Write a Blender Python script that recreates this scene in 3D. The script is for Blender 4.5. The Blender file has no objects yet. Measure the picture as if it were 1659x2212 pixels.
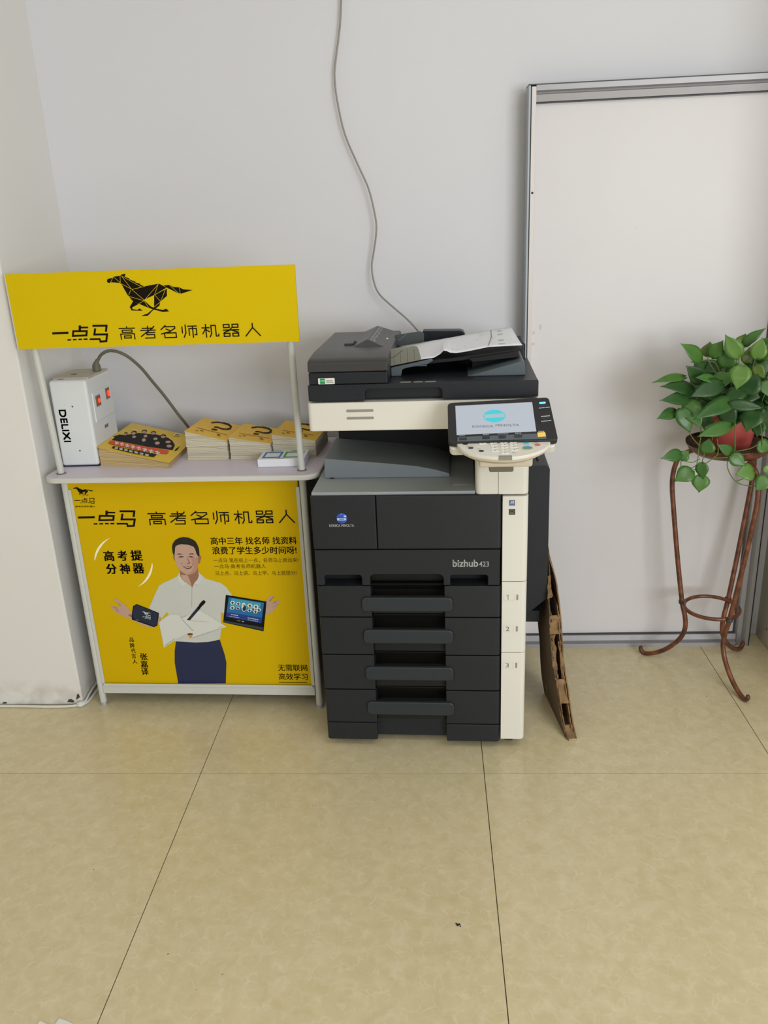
import bpy, bmesh, math, random, json
from mathutils import Vector, Matrix
from mathutils.geometry import tessellate_polygon
random.seed(7)
SC = bpy.context.scene
COL = SC.collection
PI = math.pi

# ------------------------------------------------------------------ camera
yaw, pitch, roll, FPX = 0.0667598, 0.3416694, -0.0426301, 1770.305
fw = Vector((-math.sin(yaw)*math.cos(pitch), math.cos(yaw)*math.cos(pitch), -math.sin(pitch)))
r0 = Vector((math.cos(yaw), math.sin(yaw), 0)); u0 = r0.cross(fw)
rr = r0*math.cos(roll)+u0*math.sin(roll); uu = -r0*math.sin(roll)+u0*math.cos(roll)
cd = bpy.data.cameras.new('camera'); cam = bpy.data.objects.new('camera', cd); COL.objects.link(cam)
cam.matrix_world = Matrix(((rr.x, uu.x, -fw.x, -0.119893), (rr.y, uu.y, -fw.y, -1.909198), (rr.z, uu.z, -fw.z, 1.456655), (0, 0, 0, 1)))
cd.sensor_fit = 'HORIZONTAL'; cd.sensor_width = 36.0; cd.lens = 36.0*FPX/1659
cd.clip_start = 0.05
SC.camera = cam

# ------------------------------------------------------------------ light
SC.view_settings.view_transform = 'Standard'; SC.view_settings.look = 'None'
SC.view_settings.gamma = 1.0; SC.view_settings.use_curve_mapping = False
SC.view_settings.exposure = 0.0
w = bpy.data.worlds.new('daylight'); SC.world = w; w.use_nodes = True
w.node_tree.nodes['Background'].inputs[0].default_value = (0.93, 0.96, 1.0, 1)
w.node_tree.nodes['Background'].inputs[1].default_value = 0.50
def area(name, loc, target, sx, sy, power, col):
    l = bpy.data.lights.new(name, 'AREA'); l.shape = 'RECTANGLE'; l.size = sx; l.size_y = sy; l.energy = power; l.color = col
    o = bpy.data.objects.new(name, l); COL.objects.link(o); o.location = loc
    o.rotation_euler = (Vector(target)-Vector(loc)).to_track_quat('-Z', 'Y').to_euler()
    return o
area('ceiling_lamp_light', (1.0, -1.2, 2.80), (1.0, -1.2, 0), 1.2, 0.6, 11, (1.0, 0.965, 0.92))
area('ceiling_lamp_light', (-1.2, -2.8, 2.80), (-1.2, -2.8, 0), 1.2, 0.6, 9, (1.0, 0.965, 0.92))
area('window_daylight', (2.3, -4.4, 1.45), (-0.3, 0.5, 0.6), 2.4, 1.7, 112, (0.95, 0.98, 1.0))

# ------------------------------------------------------------------ data traced onto the real surfaces (mm on the surface / metres)
D = {"sign":[[-44.8,1360.1],[747.8,1356.8],[745.1,1159.8],[-49.1,1160.8]],
"horse_box":[236.8,1238.9,232.1,111.6],
"horse":[[[0.003,0.858],[0.013,0.895],[0.075,0.914],[0.093,0.944],[0.165,0.954],[0.184,0.984],[0.236,1.0],[0.22,0.935],[0.272,0.884],[0.267,0.868],[0.338,0.81],[0.337,0.792],[0.394,0.754],[0.39,0.734],[0.437,0.694],[0.285,0.628],[0.412,0.384],[0.402,0.354],[0.342,0.295],[0.278,0.355],[0.221,0.515],[0.168,0.768],[0.146,0.793],[0.051,0.815],[0.018,0.799],[0.0,0.827]],[[0.285,0.628],[0.437,0.694],[0.587,0.738],[0.619,0.737],[0.696,0.646],[0.539,0.486],[0.412,0.384]],[[0.539,0.486],[0.699,0.622],[0.688,0.452],[0.6,0.325],[0.586,0.232],[0.53,0.165],[0.52,0.204]],[[0.342,0.295],[0.411,0.369],[0.481,0.223],[0.534,0.172],[0.619,0.127],[0.661,0.16],[0.693,0.091],[0.616,0.083],[0.516,0.142],[0.44,0.202]],[[0.589,0.279],[0.586,0.232],[0.499,0.127],[0.43,0.004],[0.352,0.0],[0.397,0.042],[0.425,0.049],[0.514,0.174],[0.521,0.22]],[[0.278,0.355],[0.342,0.292],[0.255,0.21],[0.261,0.171],[0.316,0.151],[0.344,0.185],[0.377,0.127],[0.246,0.141],[0.229,0.227]],[[0.664,0.697],[0.736,0.708],[0.78,0.655],[0.85,0.642],[0.887,0.593],[1.0,0.57],[0.861,0.495],[0.819,0.513],[0.7,0.645]]],
"horse_lines":[[[0.074,0.907],[0.043,0.815]],[[0.088,0.936],[0.154,0.8]],[[0.166,0.946],[0.158,0.8]],[[0.178,0.961],[0.285,0.628]],[[0.189,0.944],[0.401,0.682]],[[0.168,0.772],[0.286,0.635]],[[0.285,0.628],[0.412,0.377]],[[0.268,0.614],[0.237,0.506]],[[0.286,0.631],[0.442,0.694]],[[0.234,0.475],[0.411,0.361]],[[0.342,0.295],[0.411,0.361]],[[0.603,0.729],[0.429,0.4]],[[0.603,0.729],[0.543,0.486]],[[0.543,0.486],[0.695,0.63]],[[0.547,0.485],[0.604,0.332]],[[0.682,0.608],[0.61,0.348]],[[0.525,0.212],[0.599,0.317]],[[0.735,0.704],[0.826,0.513]],[[0.846,0.642],[0.85,0.511]],[[0.411,0.361],[0.452,0.202]]],
"logo_box":[59.8,1171.6,161.4,48.5],
"logo":[[[0.004,0.658],[0.292,0.668],[0.289,0.544],[0.0,0.532]],[[0.49,0.99],[0.532,0.986],[0.528,0.92],[0.655,0.907],[0.648,0.819],[0.523,0.821],[0.517,0.709],[0.476,0.713]],[[0.362,0.629],[0.629,0.61],[0.634,0.718],[0.367,0.736]],[[0.603,0.72],[0.578,0.386],[0.612,0.375],[0.637,0.707]],[[0.616,0.482],[0.346,0.474],[0.341,0.367],[0.612,0.375]],[[0.372,0.367],[0.4,0.724],[0.367,0.736],[0.338,0.379]],[[0.254,0.247],[0.318,0.249],[0.314,0.163],[0.249,0.163]],[[0.351,0.249],[0.416,0.252],[0.411,0.169],[0.347,0.167]],[[0.449,0.256],[0.513,0.258],[0.509,0.175],[0.445,0.173]],[[0.542,0.258],[0.609,0.26],[0.605,0.173],[0.537,0.173]],[[0.727,0.887],[0.992,0.872],[0.997,0.986],[0.732,1.0]],[[0.964,0.988],[0.933,0.604],[0.968,0.588],[1.0,0.973]],[[0.755,0.808],[0.719,0.423],[0.754,0.404],[0.789,0.792]],[[0.722,0.408],[0.978,0.396],[0.983,0.507],[0.727,0.52]],[[0.952,0.509],[0.911,0.029],[0.945,0.012],[0.986,0.495]],[[0.949,0.128],[0.815,0.111],[0.812,0.0],[0.947,0.016]],[[0.644,0.157],[0.832,0.153],[0.836,0.249],[0.648,0.254]],[[0.802,0.227],[0.818,0.004],[0.848,0.037],[0.833,0.258]]],
"sign_title":[[251.7,1179.3,294.4,1211.8],[311.4,1179.2,351.9,1211.6],[368.6,1178.8,410.8,1211.7],[424.8,1178.9,467.6,1211.7],[482.8,1178.2,527.2,1211.4],[541.2,1177.6,582.9,1210.8],[601.2,1177.4,642.0,1210.4]],
"poster":[[4.0,766.8],[706.4,767.0],[701.0,85.3],[24.2,83.7]],
"p_title":[[246.9,628.0,299.0,667.5],[314.0,628.4,360.9,667.8],[378.3,628.9,429.9,668.1],[443.3,629.3,491.2,668.5],[509.4,629.8,559.5,668.9],[575.1,630.2,623.6,669.1],[642.0,630.6,687.8,669.5]],
"p_logo":[28.6,621.0,210.3,674.7],
"p_horse_s":[29.4,720.2,93.2,749.5],
"p_logo_s":[27.3,695.9,90.3,714.1],
"p_line_s":[26.3,685.0,89.5,690.6],
"p_text":[["高中三年 找名师 找资料",[428.0,562.5,689.2,586.3]],["浪费了学生多少时间呀!",[429.5,531.2,685.8,555.8]],["一点马 笔在纸上一点，名师马上就出来!",[429.2,503.8,689.2,518.5]],["一点马·高考名师机器人",[429.6,484.9,589.0,498.7]],["马上点、马上讲、马上学、马上就提分!",[430.6,461.9,680.1,477.3]],["无需联网",[596.7,132.6,689.6,155.8]],["高效学习",[596.5,100.5,688.4,124.5]]],
"p_serif":[["高",[89.9,511.1,120.5,543.7]],["考",[133.5,512.0,161.9,544.5]],["提",[174.4,512.3,209.8,545.3]],["分",[90.7,467.9,122.0,500.4]],["神",[133.9,467.9,164.1,500.7]],["器",[175.1,469.4,208.8,502.6]]],
"p_vert":[["品",[127.2,233.0,141.0,247.9]],["牌",[125.3,212.1,140.1,228.4]],["代",[126.7,193.1,141.6,209.4]],["言",[125.4,173.8,140.4,190.1]],["人",[125.8,154.9,140.8,171.4]],["张",[154.4,167.6,176.8,192.1]],["嘉",[151.6,140.5,174.1,165.2]],["译",[150.4,113.8,172.9,138.7]]],
"p_rule":[[594.9,93.0],[685.8,92.2],[685.7,89.8],[594.7,90.6]],
"p_horse_d":[185.0,327.9,211.6,341.9],
"p_logo_d":[182.4,313.9,209.0,328.7],
"art":[["glow",[[57.2,514.0],[58.1,519.2],[59.4,524.4],[61.0,529.6],[62.9,534.7],[65.2,539.8],[67.8,544.7],[70.8,549.5],[74.0,554.1],[77.6,558.5],[81.3,562.7],[85.4,566.6],[89.6,570.3],[94.0,573.7],[98.6,576.8],[103.3,579.6],[108.1,582.2],[113.0,584.4],[117.9,586.6],[118.0,586.2],[113.4,583.4],[109.1,580.3],[104.9,577.0],[100.8,573.6],[97.0,570.0],[93.2,566.3],[89.6,562.4],[86.2,558.5],[82.9,554.5],[79.7,550.3],[76.7,546.1],[73.8,541.8],[71.1,537.3],[68.5,532.8],[66.0,528.2],[63.8,523.5],[61.7,518.6],[59.8,513.7]]],["glow",[[239.1,501.7],[238.6,496.4],[237.7,491.1],[236.4,485.8],[234.8,480.5],[232.8,475.2],[230.5,470.0],[227.9,465.0],[224.8,460.1],[221.5,455.4],[217.9,450.9],[214.0,446.6],[209.9,442.6],[205.5,438.8],[200.9,435.3],[196.2,432.2],[191.4,429.3],[186.4,426.7],[181.5,424.2],[181.3,424.6],[186.0,427.7],[190.3,431.1],[194.5,434.8],[198.5,438.5],[202.3,442.5],[206.0,446.5],[209.4,450.6],[212.7,454.9],[215.9,459.2],[218.9,463.6],[221.7,468.1],[224.3,472.7],[226.8,477.3],[229.1,482.1],[231.3,486.9],[233.2,491.8],[235.0,496.8],[236.5,501.8]]],["shirt",[[312.9,460.5],[284.8,446.4],[267.6,439.1],[250.0,428.4],[234.2,402.3],[206.7,351.8],[239.2,318.6],[245.5,273.8],[275.8,235.5],[298.3,232.9],[347.9,232.2],[393.8,236.1],[420.0,242.1],[427.6,274.6],[433.6,336.7],[473.2,328.0],[474.4,397.9],[459.1,423.8],[444.5,436.7],[398.2,451.7],[380.4,471.0],[352.6,423.9],[339.8,434.7],[321.8,451.9]]],["yellow",[[231.7,303.8],[238.2,312.0],[262.3,338.4],[266.3,328.6],[233.7,307.1]]],["pants",[[277.9,235.9],[269.3,201.2],[263.9,159.6],[265.9,83.7],[422.1,85.5],[432.2,161.0],[429.8,188.5],[419.7,243.0],[381.2,233.8],[339.6,232.2]]],["skin_dark",[[321.3,480.4],[320.9,469.3],[320.9,460.4],[324.7,449.2],[332.8,438.6],[340.1,438.0],[354.0,422.2],[361.0,436.8],[373.0,449.1],[379.3,462.5],[377.9,476.9],[379.3,493.5],[336.6,493.7]]],["skin",[[322.3,463.7],[325.4,450.3],[332.9,439.1],[340.7,438.5],[352.3,425.6],[347.8,449.2],[343.3,463.7]]],["skin_dark",[[384.5,524.3],[389.6,527.5],[394.1,526.4],[390.5,513.3],[384.8,500.1],[381.6,502.3]]],["skin_dark",[[304.7,525.8],[307.4,526.8],[310.2,520.2],[310.9,509.2],[307.2,517.0]]],["skin",[[315.5,557.4],[326.7,563.3],[343.4,564.8],[359.7,562.5],[373.3,555.9],[380.4,537.4],[383.2,524.3],[382.5,510.0],[380.1,493.5],[376.6,483.6],[367.3,471.4],[354.0,465.2],[341.3,464.6],[331.6,470.4],[322.1,478.2],[315.3,490.4],[311.4,504.8],[310.4,521.3]]],["skin_mid",[[360.4,517.8],[373.1,519.9],[382.9,522.1],[382.5,510.0],[380.1,493.5],[376.6,483.6],[367.3,471.4],[354.0,465.2],[343.4,464.6],[356.0,473.7],[365.1,488.0],[365.5,500.2]]],["hair",[[309.8,523.5],[306.2,537.8],[306.8,556.3],[310.6,567.2],[319.2,578.0],[331.5,584.9],[347.4,588.3],[363.5,585.2],[376.1,578.6],[382.5,572.1],[387.3,560.2],[389.5,548.2],[388.8,527.5],[384.5,524.3],[379.9,533.0],[377.6,548.3],[373.4,556.5],[357.6,562.9],[335.1,564.9],[324.4,561.7],[317.0,556.3],[313.2,537.8]]],["brow",[[318.4,531.2],[323.0,534.8],[330.2,534.4],[339.6,530.2],[330.9,531.3]]],["brow",[[353.2,530.8],[360.4,534.6],[368.7,535.1],[373.6,530.9],[363.2,531.8]]],["eye",[[321.7,522.6],[329.2,526.0],[338.9,525.0],[338.1,522.5],[329.7,521.5]]],["eye",[[353.4,524.6],[361.4,525.8],[372.4,522.4],[362.9,521.5],[355.8,522.7]]],["skin_dark",[[348.5,526.6],[351.8,520.0],[354.3,510.1],[357.7,504.6],[354.2,500.8],[347.6,498.6],[343.7,500.3],[352.0,504.1],[349.9,516.8]]],["lip",[[331.8,493.1],[341.6,491.7],[346.9,492.3],[353.1,492.3],[362.3,492.5],[356.5,485.9],[348.8,483.1],[341.7,484.6],[336.0,489.0]]],["teeth",[[336.3,491.2],[346.6,490.3],[357.7,491.4],[352.6,488.1],[344.2,487.6]]],["skin_dark",[[329.6,504.7],[332.0,506.9],[330.6,500.3],[327.6,495.4]]],["skin_dark",[[362.2,506.8],[364.2,498.0],[363.6,492.5],[361.9,495.8]]],["shirt_lt",[[319.3,472.7],[319.8,460.4],[324.7,449.2],[332.8,438.0],[340.6,437.8],[335.2,432.4],[325.0,426.8],[314.2,441.4],[311.3,459.3]]],["shirt_lt",[[378.5,473.6],[379.1,461.4],[373.5,449.1],[362.1,436.8],[368.3,427.8],[381.5,441.3],[388.0,461.3]]],["shirt_dk",[[340.6,437.8],[335.2,432.2],[324.5,426.3],[334.6,431.3],[341.6,437.3]]],["shirt_dk",[[361.8,436.6],[368.3,427.8],[382.0,441.3],[367.7,426.3],[360.9,435.7]]],["shirt_dk",[[351.9,424.8],[353.6,424.8],[343.7,354.2],[342.5,354.2]]],["skin",[[97.2,381.7],[103.4,384.8],[111.6,381.7],[121.4,371.0],[131.5,361.8],[138.7,352.5],[145.8,341.8],[153.3,334.0],[156.7,318.5],[171.8,303.0],[221.6,287.6],[212.4,284.1],[189.8,287.1],[170.8,296.0],[149.6,309.2],[133.6,318.5],[122.4,320.8],[109.0,327.7],[96.2,338.6],[86.6,350.9],[83.2,357.1],[89.4,359.4],[99.1,357.1],[110.4,355.6],[117.4,361.5],[107.0,371.0],[100.8,377.1]]],["skin_dark",[[88.8,355.9],[105.6,352.5],[104.6,351.0],[88.6,354.3]]],["skin_dark",[[93.8,350.9],[107.5,346.0],[106.1,344.5],[93.8,349.1]]],["skin_dark",[[97.8,344.0],[109.4,339.4],[107.7,337.7],[97.9,342.0]]],["skin_dark",[[103.8,373.3],[118.5,361.5],[116.6,360.2]]],["skin_dark",[[110.4,337.0],[116.1,336.3],[114.4,334.7]]],["skin_dark",[[135.0,327.8],[147.3,332.5],[146.6,318.5]]],["skin",[[232.2,323.4],[242.1,320.3],[234.0,304.8],[227.2,296.9]]],["black",[[156.9,358.7],[169.4,365.7],[235.1,336.0],[235.9,331.1],[224.9,290.7],[213.4,285.6],[146.0,312.0],[147.0,324.7]]],["navy",[[159.8,356.9],[170.4,362.6],[232.2,333.9],[232.8,329.6],[222.2,292.2],[213.2,289.9],[150.6,316.2],[150.4,324.7]]],["greenlt",[[158.7,312.0],[169.3,310.5],[166.8,308.4],[157.7,310.1]]],["skin",[[577.8,378.4],[587.0,387.5],[597.5,397.2],[606.2,394.2],[603.7,389.0],[590.1,375.4],[599.5,372.4],[608.2,376.9],[619.5,379.9],[622.4,377.7],[618.7,369.4],[609.2,355.8],[596.7,340.6],[584.9,333.0],[574.2,329.9]]],["skin_dark",[[587.3,376.2],[604.7,392.7],[605.2,390.5],[590.3,375.1]]],["skin_dark",[[599.2,369.4],[613.6,375.4],[614.2,373.9],[599.7,367.1]]],["skin_dark",[[606.9,361.8],[615.8,367.9],[615.9,366.1],[607.4,359.6]]],["skin_dark",[[592.2,352.7],[605.4,360.3],[605.2,358.5]]],["black",[[455.7,397.3],[580.3,374.7],[579.0,364.8],[561.9,272.6],[437.4,303.1]]],["tabbase",[[441.3,308.8],[562.5,286.1],[561.3,276.8],[439.4,304.7]]],["screen",[[463.9,389.0],[572.3,370.6],[557.5,300.4],[448.4,322.4]]],["screen_dk",[[452.5,338.8],[562.4,319.2],[557.5,300.4],[448.4,322.4]]],["screen_lt",[[472.7,385.9],[563.1,369.4],[555.3,345.1],[464.4,360.2]]],["white",[[481.6,370.8],[477.2,365.0],[469.4,365.0],[466.2,370.8],[470.7,376.6],[478.4,376.6]]],["navy",[[469.5,371.4],[474.2,374.2],[478.4,370.5],[473.3,365.1]]],["skin",[[475.9,374.8],[474.9,373.3],[473.4,373.3],[472.8,374.8],[473.7,376.2],[475.2,376.2]]],["white",[[498.7,367.0],[494.7,361.8],[487.7,361.8],[484.7,367.0],[488.7,372.3],[495.7,372.3]]],["navy",[[487.3,367.6],[492.0,370.4],[496.2,366.7],[491.1,361.3]]],["skin",[[493.6,371.0],[492.7,369.5],[491.2,369.5],[490.6,371.0],[491.5,372.4],[493.0,372.4]]],["white",[[479.1,353.4],[474.6,347.5],[466.9,347.5],[463.7,353.3],[468.1,359.1],[475.8,359.2]]],["navy",[[466.9,354.0],[471.7,356.7],[475.8,353.0],[470.8,347.6]]],["skin",[[473.3,357.3],[472.4,355.9],[470.9,355.9],[470.2,357.3],[471.2,358.8],[472.7,358.8]]],["white",[[495.4,351.9],[491.7,347.1],[485.4,347.1],[482.7,351.8],[486.4,356.6],[492.7,356.6]]],["navy",[[484.6,352.5],[489.4,355.2],[493.5,351.6],[488.5,346.1]]],["skin",[[491.0,355.8],[490.1,354.4],[488.5,354.4],[487.9,355.8],[488.8,357.3],[490.4,357.3]]],["white",[[535.8,361.0],[531.0,354.7],[522.7,354.7],[519.1,361.0],[523.9,367.3],[532.3,367.3]]],["navy",[[523.0,361.6],[527.8,364.3],[531.9,360.7],[526.9,355.2]]],["skin",[[529.4,365.0],[528.5,363.5],[526.9,363.5],[526.3,365.0],[527.2,366.4],[528.7,366.4]]],["white",[[554.6,357.2],[549.7,350.7],[541.0,350.7],[537.3,357.2],[542.2,363.7],[550.9,363.8]]],["navy",[[541.5,357.8],[546.3,360.6],[550.4,356.9],[545.4,351.5]]],["skin",[[547.9,361.2],[546.9,359.7],[545.4,359.7],[544.8,361.2],[545.7,362.6],[547.2,362.6]]],["white",[[542.4,349.6],[538.8,344.9],[532.5,344.9],[529.9,349.6],[533.5,354.4],[539.7,354.4]]],["navy",[[531.7,350.2],[536.5,353.0],[540.6,349.3],[535.6,343.8]]],["skin",[[538.1,353.6],[537.2,352.1],[535.6,352.1],[535.0,353.6],[535.9,355.0],[537.4,355.0]]],["white",[[561.3,346.6],[557.2,341.1],[549.9,341.1],[546.8,346.6],[550.9,352.1],[558.2,352.1]]],["navy",[[549.6,347.2],[554.3,350.0],[558.5,346.3],[553.5,340.8]]],["skin",[[555.9,350.6],[555.0,349.1],[553.5,349.1],[552.9,350.6],[553.8,352.0],[555.3,352.0]]],["white",[[531.5,345.1],[527.5,339.8],[520.5,339.8],[517.5,345.0],[521.5,350.3],[528.5,350.3]]],["navy",[[520.1,345.7],[524.8,348.4],[529.0,344.8],[524.0,339.3]]],["skin",[[526.4,349.0],[525.5,347.6],[524.0,347.6],[523.4,349.0],[524.3,350.5],[525.8,350.5]]],["white",[[550.2,340.2],[546.1,334.7],[538.8,334.7],[535.7,340.2],[539.8,345.7],[547.1,345.7]]],["navy",[[538.5,340.8],[543.3,343.6],[547.4,339.9],[542.4,334.4]]],["skin",[[544.9,344.2],[543.9,342.7],[542.4,342.7],[541.8,344.2],[542.7,345.6],[544.2,345.6]]],["white",[[499.9,351.1],[503.0,367.8],[510.3,371.6],[515.8,363.3],[515.0,345.0],[505.0,338.9]]],["navy",[[502.7,351.1],[512.5,364.8],[515.2,357.2],[514.2,346.6],[505.1,340.4]]],["skin",[[511.1,362.5],[509.9,359.7],[507.6,358.6],[505.6,359.7],[505.0,362.5],[506.1,365.3],[508.4,366.5],[510.5,365.3]]],["skin",[[483.5,359.4],[482.3,356.2],[480.6,356.2],[480.1,359.4],[481.3,362.7],[483.0,362.7]]],["white",[[465.6,332.0],[468.4,331.5],[468.2,329.2],[465.4,329.7]]],["white",[[469.3,331.3],[472.1,330.8],[471.8,328.5],[469.1,329.0]]],["white",[[473.0,330.6],[475.8,330.1],[475.5,327.8],[472.8,328.3]]],["white",[[476.7,329.9],[479.4,329.5],[479.2,327.2],[476.4,327.6]]],["white",[[480.4,329.2],[483.1,328.8],[482.9,326.5],[480.1,326.9]]],["white",[[484.0,328.6],[486.8,328.1],[486.6,325.8],[483.8,326.3]]],["white",[[459.3,325.4],[463.3,324.9],[463.2,323.7],[459.2,324.1]]],["white",[[464.6,324.3],[468.6,323.9],[468.5,322.7],[464.5,323.1]]],["white",[[469.9,323.3],[473.9,322.9],[473.8,321.7],[469.8,322.1]]],["white",[[475.2,322.3],[479.2,321.9],[479.1,320.6],[475.1,321.1]]],["white",[[480.5,321.3],[484.5,320.9],[484.4,319.6],[480.4,320.1]]],["white",[[485.8,320.3],[489.8,319.8],[489.7,318.6],[485.7,319.1]]],["white",[[516.5,320.6],[520.9,320.1],[520.6,317.8],[516.3,318.3]]],["white",[[522.3,319.4],[526.6,318.9],[526.4,316.6],[522.0,317.1]]],["white",[[528.0,318.2],[532.3,317.7],[532.1,315.4],[527.8,315.9]]],["white",[[533.7,316.9],[538.1,316.5],[537.9,314.2],[533.5,314.6]]],["white",[[539.5,315.7],[543.8,315.3],[543.6,313.0],[539.2,313.4]]],["white",[[545.2,314.5],[549.5,314.1],[549.3,311.8],[545.0,312.2]]],["white",[[516.5,313.7],[520.6,313.2],[520.5,312.0],[516.4,312.4]]],["white",[[521.9,312.5],[526.0,312.1],[525.9,310.9],[521.8,311.3]]],["white",[[527.3,311.4],[531.4,311.0],[531.3,309.7],[527.2,310.2]]],["white",[[532.7,310.3],[536.8,309.8],[536.7,308.6],[532.6,309.0]]],["white",[[538.1,309.1],[542.2,308.7],[542.1,307.4],[538.0,307.9]]],["white",[[543.5,308.0],[547.6,307.5],[547.5,306.3],[543.4,306.8]]],["pale",[[481.8,311.0],[492.8,308.5],[492.4,307.3],[481.6,309.7]]],["pale",[[496.4,309.0],[504.0,307.5],[502.2,304.2],[497.5,305.9]]],["paper",[[232.5,303.8],[265.3,326.9],[284.1,331.6],[300.4,328.6],[305.0,317.2],[337.3,271.0],[334.3,264.8],[316.5,262.9],[280.6,245.4],[275.4,240.3],[235.6,213.1],[235.0,248.8],[232.5,287.2]]],["paper",[[305.4,320.5],[344.9,333.6],[368.9,345.4],[399.5,324.0],[446.8,288.0],[421.9,281.0],[325.3,247.3],[318.0,262.6],[337.3,271.0],[317.7,297.4]]],["shirt_dk",[[236.9,216.8],[242.4,223.6],[276.3,247.4],[277.6,246.0],[247.0,223.7]]],["shirt_dk",[[305.3,319.6],[324.3,326.2],[324.8,324.9],[305.7,317.8]]],["shirt_dk",[[310.5,312.2],[339.2,274.3],[337.8,272.3],[308.8,310.6]]],["shirt_dk",[[333.2,250.2],[422.0,282.1],[422.2,280.8],[333.3,248.2]]],["shirt_dk",[[332.9,309.8],[394.4,305.1],[394.3,304.1],[332.8,308.5]]],["shirt_dk",[[419.2,284.6],[435.1,291.6],[435.6,290.6],[419.7,282.9]]],["orange",[[318.1,263.4],[327.5,265.6],[336.8,264.0],[331.8,251.0],[324.5,247.3]]],["brow",[[318.1,263.4],[327.5,265.6],[336.8,264.0],[334.5,260.2],[320.6,259.3]]],["penblue",[[322.5,311.5],[333.0,310.7],[367.8,348.4],[357.4,350.0]]],["black",[[357.4,350.0],[367.8,348.4],[374.8,357.3],[388.7,370.7],[389.7,375.6],[385.2,379.6],[380.2,377.5],[369.0,365.4],[367.9,362.2]]],["black",[[322.5,311.5],[333.0,310.7],[334.8,313.0],[325.1,313.9]]]],
"top_c":[[-0.0254,-0.0447],[0.7786,0.0131],[0.7623,0.4309]],
"poles":[[-0.0139,1.1518],[-0.0006,0.7872],[0.7165,1.1542],[0.7203,0.7851]],
"legs":[[0.0079,0.7626],[0.005,0.0071],[0.7219,0.7613],[0.7183,0.0049],[0.1325,0.0765],[0.128,0.0453],[0.016,0.7437]],
"mag":[[-1.1291,0.43,0.8499],[-1.1309,0.7326,0.8499],[-0.9085,0.6926,0.8067],[-0.9068,0.39,0.8067]],
"q1":[[-0.8703,0.466,0.8824],[-0.8553,0.6414,0.8824],[-0.7303,0.6404,0.8496],[-0.7453,0.465,0.8496]],
"q2":[[-0.7375,0.464,0.8607],[-0.7282,0.6367,0.8607],[-0.6004,0.6227,0.841],[-0.6098,0.45,0.841]],
"q3":[[-0.6051,0.46,0.8668],[-0.5906,0.6379,0.8668],[-0.4623,0.6479,0.8412],[-0.4769,0.47,0.8412]],
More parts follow.
